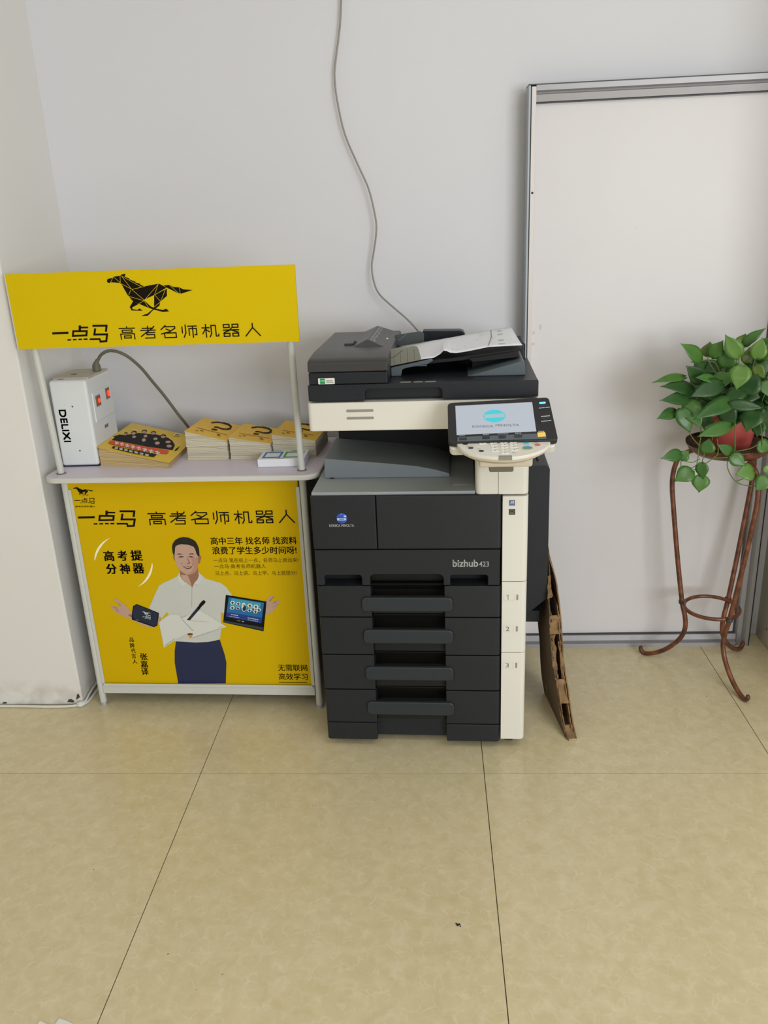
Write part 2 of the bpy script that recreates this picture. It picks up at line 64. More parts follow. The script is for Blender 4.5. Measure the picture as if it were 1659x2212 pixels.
"magart":[["black",[[0.012,0.41],[0.052,0.503],[0.111,0.523],[0.198,0.613],[0.25,0.696],[0.406,0.74],[0.503,0.777],[0.679,0.75],[0.777,0.676],[0.861,0.558],[0.897,0.386],[0.555,0.321],[0.329,0.312],[0.041,0.291],[0.05,0.365]]],["black",[[0.125,0.607],[0.131,0.574],[0.123,0.551],[0.104,0.55],[0.087,0.572],[0.081,0.604],[0.09,0.628],[0.108,0.629]]],["skin",[[0.131,0.569],[0.138,0.539],[0.133,0.519],[0.119,0.521],[0.104,0.543],[0.097,0.573],[0.102,0.593],[0.116,0.591]]],["black",[[0.218,0.704],[0.226,0.657],[0.212,0.622],[0.184,0.619],[0.159,0.65],[0.151,0.696],[0.165,0.731],[0.192,0.734]]],["skin",[[0.222,0.663],[0.231,0.62],[0.222,0.591],[0.201,0.593],[0.179,0.623],[0.169,0.665],[0.178,0.694],[0.199,0.693]]],["black",[[0.275,0.595],[0.28,0.556],[0.265,0.526],[0.239,0.52],[0.217,0.543],[0.212,0.581],[0.227,0.612],[0.253,0.617]]],["skin",[[0.279,0.553],[0.286,0.518],[0.276,0.493],[0.255,0.492],[0.237,0.516],[0.231,0.55],[0.24,0.575],[0.26,0.576]]],["black",[[0.321,0.828],[0.327,0.785],[0.312,0.75],[0.283,0.745],[0.259,0.771],[0.253,0.814],[0.268,0.848],[0.296,0.854]]],["skin",[[0.325,0.786],[0.333,0.747],[0.323,0.718],[0.301,0.718],[0.28,0.744],[0.272,0.783],[0.281,0.811],[0.303,0.813]]],["black",[[0.399,0.699],[0.406,0.656],[0.392,0.623],[0.364,0.619],[0.34,0.647],[0.333,0.69],[0.347,0.723],[0.374,0.727]]],["skin",[[0.403,0.657],[0.412,0.617],[0.403,0.59],[0.382,0.591],[0.36,0.619],[0.352,0.658],[0.361,0.685],[0.382,0.685]]],["black",[[0.437,0.561],[0.448,0.51],[0.434,0.475],[0.405,0.475],[0.378,0.51],[0.367,0.56],[0.38,0.596],[0.409,0.596]]],["skin",[[0.442,0.518],[0.454,0.472],[0.446,0.442],[0.423,0.446],[0.398,0.482],[0.387,0.528],[0.394,0.557],[0.417,0.553]]],["black",[[0.451,0.85],[0.457,0.808],[0.442,0.775],[0.415,0.77],[0.391,0.795],[0.384,0.836],[0.399,0.869],[0.427,0.875]]],["skin",[[0.456,0.807],[0.464,0.769],[0.454,0.742],[0.432,0.741],[0.412,0.767],[0.404,0.804],[0.413,0.831],[0.435,0.832]]],["black",[[0.562,0.687],[0.567,0.646],[0.549,0.613],[0.519,0.606],[0.494,0.629],[0.49,0.67],[0.507,0.703],[0.538,0.711]]],["skin",[[0.566,0.643],[0.573,0.606],[0.561,0.579],[0.538,0.577],[0.517,0.601],[0.51,0.637],[0.522,0.665],[0.545,0.667]]],["black",[[0.651,0.563],[0.657,0.516],[0.636,0.478],[0.601,0.471],[0.573,0.5],[0.567,0.546],[0.587,0.584],[0.622,0.591]]],["skin",[[0.654,0.517],[0.662,0.474],[0.648,0.443],[0.621,0.442],[0.597,0.471],[0.589,0.513],[0.602,0.544],[0.629,0.546]]],["black",[[0.624,0.809],[0.63,0.765],[0.613,0.73],[0.582,0.724],[0.557,0.75],[0.55,0.793],[0.567,0.828],[0.598,0.835]]],["skin",[[0.628,0.764],[0.637,0.725],[0.625,0.696],[0.602,0.695],[0.579,0.722],[0.571,0.761],[0.582,0.789],[0.606,0.791]]],["black",[[0.765,0.682],[0.767,0.641],[0.742,0.604],[0.706,0.593],[0.68,0.612],[0.679,0.652],[0.702,0.689],[0.738,0.701]]],["skin",[[0.768,0.634],[0.772,0.598],[0.755,0.569],[0.728,0.563],[0.706,0.584],[0.701,0.619],[0.718,0.649],[0.745,0.655]]],["black",[[0.832,0.551],[0.836,0.508],[0.814,0.471],[0.779,0.463],[0.751,0.488],[0.747,0.531],[0.769,0.567],[0.804,0.576]]],["skin",[[0.836,0.504],[0.842,0.465],[0.827,0.435],[0.8,0.433],[0.776,0.458],[0.77,0.497],[0.784,0.526],[0.812,0.529]]],["red",[[0.041,0.245],[0.097,0.282],[0.34,0.285],[0.866,0.345],[0.881,0.224],[0.553,0.146],[0.186,0.15],[0.059,0.16]]],["black",[[0.165,0.11],[0.414,0.115],[0.77,0.151],[0.77,0.048],[0.453,0.024],[0.169,0.044]]],["white",[[0.122,0.226],[0.178,0.224],[0.171,0.247],[0.115,0.249]]],["white",[[0.131,0.274],[0.168,0.16],[0.177,0.16],[0.139,0.274]]],["white",[[0.147,0.184],[0.193,0.189],[0.186,0.208],[0.141,0.203]]],["white",[[0.199,0.223],[0.257,0.221],[0.249,0.244],[0.192,0.246]]],["white",[[0.208,0.272],[0.247,0.156],[0.256,0.156],[0.217,0.272]]],["white",[[0.225,0.18],[0.272,0.185],[0.265,0.205],[0.219,0.2]]],["white",[[0.279,0.22],[0.339,0.218],[0.331,0.241],[0.271,0.243]]],["white",[[0.288,0.269],[0.328,0.151],[0.337,0.151],[0.297,0.27]]],["white",[[0.306,0.176],[0.354,0.181],[0.347,0.201],[0.299,0.196]]],["white",[[0.362,0.216],[0.423,0.214],[0.415,0.238],[0.354,0.24]]],["white",[[0.371,0.267],[0.412,0.147],[0.422,0.147],[0.38,0.267]]],["white",[[0.389,0.172],[0.439,0.177],[0.432,0.197],[0.382,0.192]]],["white",[[0.447,0.213],[0.511,0.211],[0.502,0.235],[0.439,0.237]]],["white",[[0.457,0.264],[0.499,0.142],[0.509,0.142],[0.466,0.265]]],["white",[[0.475,0.168],[0.527,0.173],[0.52,0.193],[0.468,0.188]]],["white",[[0.535,0.209],[0.602,0.207],[0.593,0.232],[0.527,0.234]]],["white",[[0.546,0.262],[0.589,0.137],[0.6,0.137],[0.556,0.262]]],["white",[[0.565,0.163],[0.619,0.168],[0.611,0.19],[0.557,0.184]]],["white",[[0.627,0.206],[0.696,0.203],[0.687,0.229],[0.618,0.231]]],["white",[[0.638,0.259],[0.683,0.132],[0.694,0.132],[0.648,0.259]]],["white",[[0.658,0.159],[0.713,0.164],[0.705,0.185],[0.65,0.18]]],["white",[[0.722,0.202],[0.793,0.199],[0.784,0.225],[0.713,0.228]]],["white",[[0.733,0.256],[0.78,0.127],[0.791,0.127],[0.744,0.257]]],["white",[[0.754,0.154],[0.812,0.159],[0.804,0.181],[0.746,0.176]]],["white",[[0.202,0.069],[0.246,0.071],[0.24,0.091],[0.195,0.089]]],["white",[[0.216,0.04],[0.257,0.044],[0.25,0.062],[0.21,0.058]]],["white",[[0.269,0.068],[0.315,0.071],[0.309,0.091],[0.263,0.088]]],["white",[[0.285,0.038],[0.326,0.042],[0.319,0.061],[0.278,0.057]]],["white",[[0.339,0.067],[0.387,0.07],[0.379,0.09],[0.332,0.088]]],["white",[[0.355,0.037],[0.397,0.041],[0.391,0.059],[0.348,0.056]]],["white",[[0.411,0.066],[0.46,0.069],[0.452,0.089],[0.404,0.087]]],["white",[[0.427,0.036],[0.471,0.04],[0.464,0.058],[0.42,0.054]]],["white",[[0.485,0.065],[0.535,0.068],[0.528,0.089],[0.478,0.086]]],["white",[[0.501,0.034],[0.547,0.038],[0.54,0.057],[0.494,0.053]]],["white",[[0.561,0.064],[0.613,0.067],[0.605,0.088],[0.554,0.086]]],["white",[[0.578,0.033],[0.625,0.037],[0.618,0.056],[0.571,0.052]]],["white",[[0.64,0.063],[0.693,0.066],[0.686,0.087],[0.632,0.085]]],["white",[[0.657,0.031],[0.705,0.035],[0.698,0.055],[0.65,0.051]]],["white",[[0.063,0.765],[0.164,0.792],[0.224,0.755],[0.137,0.755]]],["white",[[0.705,0.941],[0.781,0.956],[0.795,0.888],[0.71,0.854]]],["grey",[[0.723,0.931],[0.777,0.944],[0.782,0.896],[0.726,0.879]]],["black",[[0.935,0.561],[0.95,0.412],[0.934,0.347],[0.922,0.431]]]],
"qart":[["black",[[0.288,0.75],[0.399,0.868],[0.368,0.927],[0.256,0.808]]],["black",[[0.378,0.856],[0.546,0.894],[0.523,0.955],[0.352,0.918]]],["black",[[0.521,0.878],[0.688,0.847],[0.661,0.94],[0.49,0.974]]],["black",[[0.639,0.871],[0.782,0.739],[0.773,0.832],[0.627,0.969]]],["black",[[0.721,0.858],[0.773,0.663],[0.814,0.652],[0.765,0.845]]],["black",[[0.768,0.764],[0.717,0.631],[0.762,0.551],[0.813,0.68]]],["black",[[0.746,0.651],[0.627,0.59],[0.656,0.523],[0.772,0.584]]],["black",[[0.656,0.591],[0.483,0.63],[0.504,0.565],[0.675,0.528]]],["black",[[0.504,0.632],[0.428,0.593],[0.458,0.529],[0.533,0.568]]],["black",[[0.445,0.46],[0.568,0.471],[0.583,0.399],[0.452,0.381]]],["brownink",[[0.148,0.302],[0.882,0.28],[0.877,0.297],[0.139,0.321]]],["brownink",[[0.189,0.134],[0.256,0.137],[0.246,0.159],[0.179,0.157]]],["brownink",[[0.271,0.193],[0.352,0.19],[0.341,0.217],[0.259,0.22]]],["brownink",[[0.68,0.191],[0.755,0.189],[0.744,0.222],[0.668,0.226]]],["brownink",[[0.704,0.123],[0.798,0.131],[0.791,0.152],[0.696,0.144]]]],
"panel":{"outer":[[0.7,4.7],[254.9,8.9],[242.4,142.8],[-1.9,125.9]],
"screen":[[20.3,25.3],[206.3,32.3],[201.5,123.2],[17.2,116.4]],
"logo":[[84.4,80.9],[136.2,85.4],[110.2,100.7],[109.2,61.6]],
"band":[[84.6,88.2],[135.7,72.4]],
"name":[[57.5,47.1],[167.7,55.8]],
"led":[[220.0,119.7],[234.5,122.2],[226.1,110.7]],
"btn":[[26.7,9.7],[44.1,16.3],[80.8,12.7],[97.2,20.8],[118.6,13.3],[135.0,21.3],[155.1,15.3],[172.6,21.9],[207.5,15.5],[225.2,26.3]],
"t1":[[215.9,105.1],[243.0,101.5]],
"t2":[[219.6,74.6],[241.5,78.3]],
"t3":[[219.7,58.8],[243.6,62.5]]},"keys":{"edge":[[1.0,-6.3],[3.7,11.3],[12.6,31.8],[28.7,47.7],[53.4,59.1],[82.3,66.0],[111.1,68.4],[140.0,66.2],[162.1,59.4],[184.7,46.6],[203.3,31.9],[214.2,15.3],[217.9,-16.2]],
"oval":[[21.7,2.4],[34.2,22.9],[58.0,37.9],[162.6,-0.6],[188.1,13.1],[164.3,27.5]],
"num":[[62.2,-2.6],[86.9,-3.3],[110.8,-4.0],[133.1,-4.9],[88.6,11.6],[112.3,10.9],[133.1,10.0],[89.6,25.1],[111.7,23.6],[133.1,22.5],[89.1,38.3],[111.8,38.1],[133.8,36.7],[111.2,50.3],[202.5,-10.4]],
"slot":[[96.9,61.9],[126.6,61.3],[126.0,71.8],[96.4,73.0]]},"guideF":[[208.0,1093.8],[216.4,1140.5],[224.3,1141.6],[283.1,1148.5],[290.7,1142.3],[297.8,1111.9],[212.1,1095.8]],
"guideR":[[212.8,1147.9],[291.7,1156.9],[295.8,1147.0],[295.3,1128.6],[214.6,1117.5]],
"bracket":[[210.3,1096.0],[325.5,1114.6],[328.0,1110.7],[314.9,1103.2],[257.3,1091.7],[245.4,1089.4],[240.6,1063.3],[212.9,1062.6]],
"wedge":[[415.3,1069.8],[552.7,1117.8],[562.2,1074.0]],
"traybox":[[405.6,1122.2],[480.4,1138.2],[544.4,1139.8],[550.4,1110.6],[428.8,1099.6]],
"rear":[[287.9,1143.1],[397.9,1142.0],[412.6,1128.4],[290.2,1114.1]],
"icons":[[0.2476,-0.017],[0.2745,-0.0082],[0.2808,-0.0181],[0.3033,-0.0088],[0.3094,-0.0186],[0.3363,-0.0038],[0.2295,-0.0207],[0.2406,-0.0161]],
"paperF":[[223.1,1136.5],[297.2,1110.6],[329.9,1114.5],[345.7,1123.7],[355.4,1133.0],[363.7,1130.4],[372.1,1126.6],[387.6,1124.9],[417.4,1128.9],[472.1,1139.3],[556.9,1140.5]],
"paperB":[[205.8,1111.8],[275.0,1122.9],[354.0,1135.0],[419.3,1144.8],[484.0,1154.5],[538.0,1161.8]],
"wedgeT":[[21.9,843.2],[200.3,825.2],[276.7,820.2],[366.3,800.4],[366.1,780.4],[17.2,784.9]],
"leaves":[[0.6415,0.47,1.0467,0.5736,0.44,1.101,0.0408,"m"],[0.6696,0.5,1.0519,0.6707,0.5,1.0942,0.0435,"o"],[0.6711,0.48,1.052,0.6935,0.46,1.102,0.0411,"m"],[0.7349,0.44,1.0564,0.6898,0.44,1.121,0.0451,"l"],[0.7605,0.5,1.0756,0.7754,0.52,1.1116,0.0396,"o"],[0.7636,0.5,1.0834,0.8152,0.48,1.1308,0.0264,"m"],[0.7857,0.45,1.0493,0.7961,0.45,1.1086,0.0434,"l"],[0.7077,0.46,1.0247,0.7129,0.46,1.0888,0.0497,"m"],[0.731,0.4,1.0409,0.7148,0.38,0.9769,0.0529,"l"],[0.5978,0.46,1.0024,0.4912,0.4,1.004,0.0256,"m"],[0.648,0.45,0.9908,0.585,0.42,1.0412,0.0449,"d"],[0.6553,0.5,1.0374,0.626,0.48,1.0139,0.0283,"d"],[0.7198,0.55,1.0231,0.6201,0.5,1.0376,0.0156,"d"],[0.6737,0.43,0.9977,0.608,0.4,1.013,0.0277,"m"],[0.705,0.5,1.0279,0.6515,0.48,1.0111,0.0416,"d"],[0.6231,0.45,0.9657,0.5158,0.4,0.9925,0.0428,"d"],[0.6139,0.44,0.9474,0.5101,0.38,0.9541,0.0362,"d"],[0.6884,0.42,0.9893,0.5913,0.38,0.9621,0.0468,"d"],[0.7587,0.42,0.9519,0.7825,0.44,1.0277,0.0603,"d"],[0.7801,0.44,1.0317,0.8028,0.42,0.9995,0.0303,"o"],[0.775,0.5,1.0297,0.7838,0.5,1.0749,0.0309,"o"],[0.8033,0.46,1.0432,0.8224,0.46,1.0929,0.0371,"m"],[0.711,0.46,1.0108,0.6747,0.43,0.9662,0.0497,"m"],[0.8072,0.5,1.0366,0.8343,0.48,1.0034,0.0421,"d"],[0.7292,0.42,0.9423,0.5996,0.36,0.905,0.0472,"m"],[0.7062,0.4,0.9334,0.7922,0.37,0.9276,0.0319,"d"],[0.6,0.43,0.9399,0.6328,0.39,0.867,0.0509,"m"],[0.5743,0.44,0.9083,0.5101,0.4,0.8971,0.0319,"m"],[0.5794,0.42,0.9207,0.6072,0.4,0.8521,0.0443,"m"],[0.7159,0.4,0.8734,0.6144,0.36,0.8531,0.0385,"m"],[0.7038,0.44,0.9167,0.7384,0.42,0.8699,0.0497,"d"],[0.7881,0.42,0.9087,0.7574,0.39,0.8546,0.0586,"d"],[0.8072,0.43,0.8737,0.8006,0.42,0.8296,0.0372,"d"],[0.6561,0.4,0.792,0.6607,0.4,0.8375,0.0407,"m"],[0.7289,0.4,0.7907,0.6795,0.385,0.8216,0.0281,"m"],[0.7221,0.39,0.7865,0.764,0.38,0.7576,0.0366,"m"],[0.7879,0.385,0.741,0.7338,0.37,0.7366,0.0479,"l"],[0.8305,0.385,0.7213,0.7951,0.37,0.6863,0.0439,"m"],[0.589,0.41,0.7895,0.5254,0.38,0.7861,0.0341,"m"],[0.5884,0.41,0.7718,0.6096,0.41,0.8003,0.0299,"m"],[0.6181,0.39,0.7457,0.5652,0.375,0.7183,0.0469,"m"],[0.6398,0.385,0.7695,0.6485,0.38,0.7199,0.033,"m"],[0.6448,0.39,0.7305,0.6394,0.38,0.6792,0.0461,"m"],[0.7957,0.4,0.8166,0.8332,0.39,0.8,0.0413,"m"],[0.8148,0.42,0.91,0.8264,0.42,0.8411,0.0348,"d"],[0.6685,0.45,0.8912,0.6568,0.44,0.8571,0.0324,"d"],[0.7532,0.43,0.9652,0.69,0.41,0.9376,0.0475,"d"],[0.8212,0.39,0.7532,0.8374,0.385,0.7295,0.0241,"l"],[0.7398,0.5,1.0308,0.7454,0.48,0.9662,0.044,"d"],[0.7597,0.45,0.9517,0.8015,0.43,0.9426,0.0479,"d"],[0.6411,0.47,0.916,0.6872,0.45,0.9008,0.0433,"d"],[0.641,0.5,1.0219,0.6924,0.5,1.0163,0.0326,"d"],[0.7884,0.52,1.0619,0.8055,0.5,1.0168,0.04,"d"],[0.7696,0.5,0.9304,0.7745,0.48,0.873,0.0489,"d"],[0.6775,0.49,0.9744,0.7195,0.47,0.9568,0.0436,"d"],[0.8097,0.44,0.9878,0.8242,0.42,0.944,0.037,"m"],[0.8199,0.5,1.0796,0.8308,0.5,1.1007,0.0266,"m"],[0.8171,0.5775,0.894,0.8548,0.5766,0.8369,0.0465,"d"],[0.7992,0.5025,0.8822,0.7927,0.4852,0.8337,0.0402,"d"],[0.7616,0.597,1.0028,0.7496,0.592,1.0645,0.0423,"m"],[0.9051,0.5646,0.931,0.9575,0.5356,0.9453,0.0525,"m"],[0.7788,0.4973,0.9185,0.7418,0.4917,0.8759,0.0466,"d"],[0.866,0.5767,1.0233,0.8905,0.5752,1.0567,0.0425,"d"],[0.8558,0.5464,0.9499,0.907,0.5287,0.9307,0.0509,"m"],[0.8775,0.594,1.0168,0.8871,0.5665,1.0693,0.0448,"d"],[0.6971,0.5095,0.9875,0.6323,0.4796,1.0278,0.0423,"d"],[0.8214,0.5977,0.9984,0.8508,0.5915,1.037,0.0537,"d"],[0.7916,0.5017,0.9028,0.7626,0.4929,0.8529,0.0463,"d"],[0.8987,0.5437,0.9507,0.9509,0.5316,0.9505,0.0421,"m"],[0.8433,0.5097,0.9452,0.8901,0.495,0.932,0.0472,"m"],[0.7083,0.4938,0.9425,0.6345,0.4687,0.9586,0.0437,"m"],[0.8769,0.5097,0.9779,0.9395,0.4999,0.9829,0.0438,"m"],[0.8712,0.5777,0.9097,0.9305,0.5529,0.9083,0.0449,"d"],[0.8954,0.5974,0.8973,0.947,0.5924,0.8619,0.0517,"m"],[0.8172,0.5578,0.957,0.8826,0.5488,0.9302,0.0477,"m"],[0.8045,0.5076,1.0347,0.8166,0.487,1.0769,0.0488,"d"],[0.898,0.5082,0.8639,0.9356,0.4938,0.8132,0.0477,"m"],[0.7578,0.5573,0.9655,0.6888,0.5573,0.9915,0.0457,"m"],[0.8822,0.5658,0.8718,0.9384,0.5567,0.846,0.0441,"m"],[0.8821,0.5287,0.9824,0.918,0.5125,1.0187,0.0465,"d"],[0.8126,0.5953,0.9231,0.8281,0.5685,0.8813,0.04,"d"],[0.7246,0.5493,0.8708,0.6955,0.5365,0.8257,0.0537,"m"],[0.7096,0.5318,0.865,0.6944,0.524,0.8141,0.0537,"m"],[0.9069,0.5922,0.9675,0.9257,0.5634,1.0179,0.0434,"d"],[0.8307,0.4915,0.897,0.8621,0.468,0.849,0.0434,"m"],[0.858,0.5214,0.9085,0.909,0.4955,0.8987,0.0523,"d"],[0.7112,0.5575,0.9075,0.6508,0.537,0.8946,0.0514,"d"],[0.7756,0.5877,0.8606,0.7231,0.5748,0.8238,0.0481,"m"],[0.873,0.5423,0.8819,0.9294,0.5284,0.8468,0.0506,"m"],[0.8617,0.5376,0.9098,0.9328,0.5333,0.9022,0.0467,"m"],[0.8968,0.5368,0.9371,0.9613,0.5288,0.9346,0.0412,"d"],[0.8121,0.5695,1.0248,0.86,0.568,1.058,0.0518,"d"],[0.788,0.5022,0.8963,0.8253,0.4891,0.8518,0.0426,"d"],[0.8259,0.5048,0.885,0.8514,0.4901,0.8381,0.0531,"m"],[0.8663,0.5224,1.0112,0.8979,0.4942,1.0406,0.0477,"d"],[0.6899,0.518,0.9445,0.637,0.5109,0.9353,0.0452,"m"],[0.6831,0.5621,0.9064,0.6279,0.5583,0.9106,0.0483,"d"],[0.7512,0.596,0.9434,0.6997,0.5844,0.9864,0.0519,"m"],[0.7955,0.5028,1.002,0.853,0.4986,1.0253,0.0487,"m"],[0.8752,0.5924,0.9717,0.9219,0.5707,0.9893,0.045,"m"],[0.8657,0.5837,0.9476,0.9173,0.5615,0.9651,0.0455,"d"],[0.6943,0.5931,0.9406,0.629,0.5841,0.9428,0.0531,"m"],[0.703,0.5111,0.9614,0.6237,0.485,0.9703,0.0466,"m"],[0.8198,0.4936,0.9244,0.8527,0.4842,0.8755,0.0408,"d"],[0.8329,0.594,0.9396,0.8602,0.5738,0.9784,0.0502,"d"]],
"vines":[[[0.6018,0.392,0.8543],[0.6171,0.392,0.8336],[0.634,0.392,0.8169]],[[0.6312,0.392,0.8149],[0.6316,0.392,0.7883],[0.6298,0.392,0.7635]],[[0.6485,0.392,0.794],[0.644,0.392,0.7684]],[[0.6541,0.392,0.764],[0.6759,0.392,0.781],[0.6862,0.392,0.7951],[0.6804,0.392,0.836]],[[0.591,0.392,0.7738],[0.6148,0.392,0.7681],[0.6299,0.392,0.7739],[0.6374,0.392,0.7778]],[[0.6154,0.392,0.7494],[0.631,0.392,0.7614]],[[0.585,0.392,0.775],[0.5852,0.392,0.7605],[0.5879,0.392,0.7511]],[[0.7204,0.392,0.7809],[0.7148,0.392,0.7594],[0.7253,0.392,0.7321],[0.7432,0.392,0.7087],[0.7679,0.392,0.6966],[0.8015,0.392,0.6926]],[[0.7433,0.392,0.7076],[0.7695,0.392,0.7185],[0.7891,0.392,0.7347]],[[0.726,0.392,0.879],[0.7295,0.392,0.8347],[0.7323,0.392,0.798],[0.7257,0.392,0.7859]],[[0.7361,0.392,0.7979],[0.7739,0.392,0.8051],[0.7937,0.392,0.8168]],[[0.6779,0.392,0.7799],[0.7147,0.392,0.78]],[[0.6313,0.392,0.8696],[0.6338,0.392,0.8413],[0.6312,0.392,0.8149]],[[0.6197,0.392,0.7451],[0.632,0.392,0.75]]],
"petioles":[[[0.6415,0.47,1.0467],[0.6494,0.47,1.0445],[0.6808,0.47,1.0376],[0.7047,0.47,0.9893]],[[0.6598,0.47,1.0569],[0.6608,0.47,1.0461],[0.6834,0.47,1.0099]],[[0.7458,0.47,1.0513],[0.7444,0.47,1.0277],[0.7312,0.47,0.9765],[0.7379,0.47,0.9482]],[[0.7933,0.47,1.0458],[0.7871,0.47,1.0323],[0.7824,0.47,0.987]],[[0.7112,0.47,1.0229],[0.709,0.47,1.0051],[0.7164,0.47,0.969]],[[0.6021,0.47,0.9845],[0.617,0.47,0.97],[0.6336,0.47,0.9574],[0.6713,0.47,0.93]],[[0.8362,0.47,0.9534],[0.825,0.47,0.9336],[0.8223,0.47,0.9053]],[[0.7279,0.47,0.9115],[0.7133,0.47,0.8997],[0.7052,0.47,0.8814]]],
"legprof":[[0.1081,0.7529],[0.1366,0.7243],[0.1519,0.6845],[0.155,0.6304],[0.1442,0.5461],[0.1205,0.3897],[0.0987,0.2616],[0.0889,0.2131],[0.0782,0.173],[0.0763,0.1304],[0.0925,0.088],[0.129,0.0449],[0.1661,0.0189],[0.1963,-0.002],[0.2113,0.0067],[0.2158,0.0273]],
"cable":[[-0.3575,0.77,2.075],[-0.3589,0.77,2.0522],[-0.3669,0.77,1.9832],[-0.386,0.77,1.8893],[-0.3895,0.77,1.8533],[-0.3855,0.765,1.7974],[-0.3675,0.765,1.7032],[-0.33,0.76,1.6119],[-0.3021,0.757,1.5456],[-0.2859,0.757,1.4656],[-0.2848,0.757,1.4252],[-0.2945,0.76,1.371],[-0.3039,0.76,1.323],[-0.2982,0.75,1.2745],[-0.2817,0.74,1.2381],[-0.2386,0.72,1.1988],[-0.1957,0.7,1.1627],[-0.1605,0.69,1.123]],
"cord":[[-1.15,0.56,1.0621],[-1.1433,0.56,1.086],[-1.1319,0.56,1.1026],[-1.1143,0.56,1.1132],[-1.0985,0.565,1.1155],[-1.0752,0.57,1.109],[-1.0498,0.58,1.0897],[-1.0252,0.6,1.0542],[-1.0015,0.62,1.0062],[-0.977,0.64,0.9571],[-0.9461,0.66,0.8914],[-0.9266,0.68,0.8475],[-0.9065,0.72,0.7816]],
"dtopz":[[-1.171,0.6086,1.05],[-1.2007,0.5329,1.05],[-1.2243,0.4604,1.05],[-1.1021,0.5476,1.05]],
"dsw":[[-1.134,0.4773,1.005],[-1.134,0.5244,0.9668],[-1.134,0.5692,1.001],[-1.134,0.6042,0.9617],[-1.134,0.4535,0.982],[-1.134,0.6255,0.984],[-1.134,0.5362,0.9309]],
"dtext":[[-1.2288,0.43,0.966],[-1.2035,0.43,0.9653],[-1.233,0.43,0.8698],[-1.2116,0.43,0.8693],[-1.1854,0.43,0.9885],[-1.1889,0.43,0.8428]],
"bizhub":[[373.6,575.4],[440.2,575.3],[373.9,595.6],[442.7,575.3],[468.5,575.2],[442.7,590.1]],
"cardR":[[0.2136,0.4031,0.5064],[0.2234,0.3873,0.4736],[0.2379,0.3632,0.4233],[0.2442,0.3392,0.3733],[0.2489,0.3124,0.3175],[0.2507,0.2858,0.262],[0.2546,0.2504,0.1884],[0.263,0.2212,0.1275],[0.2699,0.1921,0.067],[0.2752,0.1748,0.0308],[0.2819,0.1592,-0.0016]],
"cardL":[[0.2078,0.3995,0.4989],[0.2095,0.3694,0.4361],[0.2113,0.3394,0.3737],[0.2135,0.3156,0.3241],[0.2126,0.2859,0.2623],[0.217,0.2565,0.2009],[0.2246,0.233,0.1521],[0.2304,0.2038,0.0913],[0.2379,0.1806,0.043],[0.2483,0.1593,-0.0015]]}

# ------------------------------------------------------------------ materials
def lin(c): return tuple(((v/255)/12.92 if v/255 <= 0.04045 else ((v/255+0.055)/1.055)**2.4) for v in c)
MATS = {}
def mat(name, rgb, rough=0.5, metal=0.0, noise=0.0, nscale=30.0, bump=0.0, bscale=200.0, coat=0.0, emit=0.0, spec=0.5):
    m = bpy.data.materials.new(name); m.use_nodes = True; MATS[name] = m
    nt = m.node_tree; b = nt.nodes['Principled BSDF']; c = lin(rgb)+(1,)
    b.inputs['Base Color'].default_value = c; b.inputs['Roughness'].default_value = rough; b.inputs['Metallic'].default_value = metal
    b.inputs['Coat Weight'].default_value = coat; b.inputs['Specular IOR Level'].default_value = spec
    if emit: b.inputs['Emission Color'].default_value = c; b.inputs['Emission Strength'].default_value = emit
    geo = nt.nodes.new('ShaderNodeNewGeometry')
    if noise:
        n = nt.nodes.new('ShaderNodeTexNoise'); n.inputs['Scale'].default_value = nscale; n.inputs['Detail'].default_value = 5
        nt.links.new(geo.outputs['Position'], n.inputs['Vector'])
        mx = nt.nodes.new('ShaderNodeMix'); mx.data_type = 'RGBA'; mx.blend_type = 'MIX'
        mx.inputs[6].default_value = tuple(v*(1-noise) for v in c[:3])+(1,); mx.inputs[7].default_value = tuple(min(1, v*(1+noise)) for v in c[:3])+(1,)
        nt.links.new(n.outputs['Fac'], mx.inputs[0]); nt.links.new(mx.outputs[2], b.inputs['Base Color'])
    if bump:
        n2 = nt.nodes.new('ShaderNodeTexNoise'); n2.inputs['Scale'].default_value = bscale; n2.inputs['Detail'].default_value = 3
        nt.links.new(geo.outputs['Position'], n2.inputs['Vector'])
        bp = nt.nodes.new('ShaderNodeBump'); bp.inputs['Strength'].default_value = bump; bp.inputs['Distance'].default_value = 0.001
        nt.links.new(n2.outputs['Fac'], bp.inputs['Height']); nt.links.new(bp.outputs['Normal'], b.inputs['Normal'])
    return m
mat('yellow_board', (222, 192, 0), 0.5, noise=0.02, nscale=8, spec=0.15)
mat('yellow', (214, 178, 0), 0.5, noise=0.02, nscale=8, spec=0.15)
mat('ink', (20, 13, 6), 0.6, spec=0.15); mat('black', (14, 14, 16), 0.6, spec=0.2); mat('brownink', (78, 58, 8), 0.6, spec=0.15)
mat('glow', (255, 250, 214), 0.5); mat('shirt', (203, 206, 200), 0.5, noise=0.04, nscale=12); mat('shirt_lt', (212, 214, 208), 0.5)
mat('shirt_dk', (160, 164, 160), 0.5); mat('pants', (28, 38, 76), 0.5, noise=0.08, nscale=15)
mat('skin', (196, 160, 142), 0.5, noise=0.04, nscale=60); mat('skin_mid', (186, 142, 122), 0.5); mat('skin_dark', (154, 108, 88), 0.5)
mat('hair', (22, 20, 18), 0.5); mat('brow', (62, 42, 34), 0.5); mat('eye', (54, 32, 26), 0.5); mat('lip', (120, 62, 54), 0.5); mat('teeth', (226, 196, 184), 0.5)
mat('navy', (22, 36, 62), 0.5); mat('greenlt', (120, 150, 130), 0.5); mat('tabbase', (48, 62, 70), 0.5)
mat('screen', (20, 110, 170), 0.5, noise=0.15, nscale=25); mat('screen_lt', (60, 160, 190), 0.5, noise=0.1, nscale=40); mat('screen_dk', (18, 58, 140), 0.5)
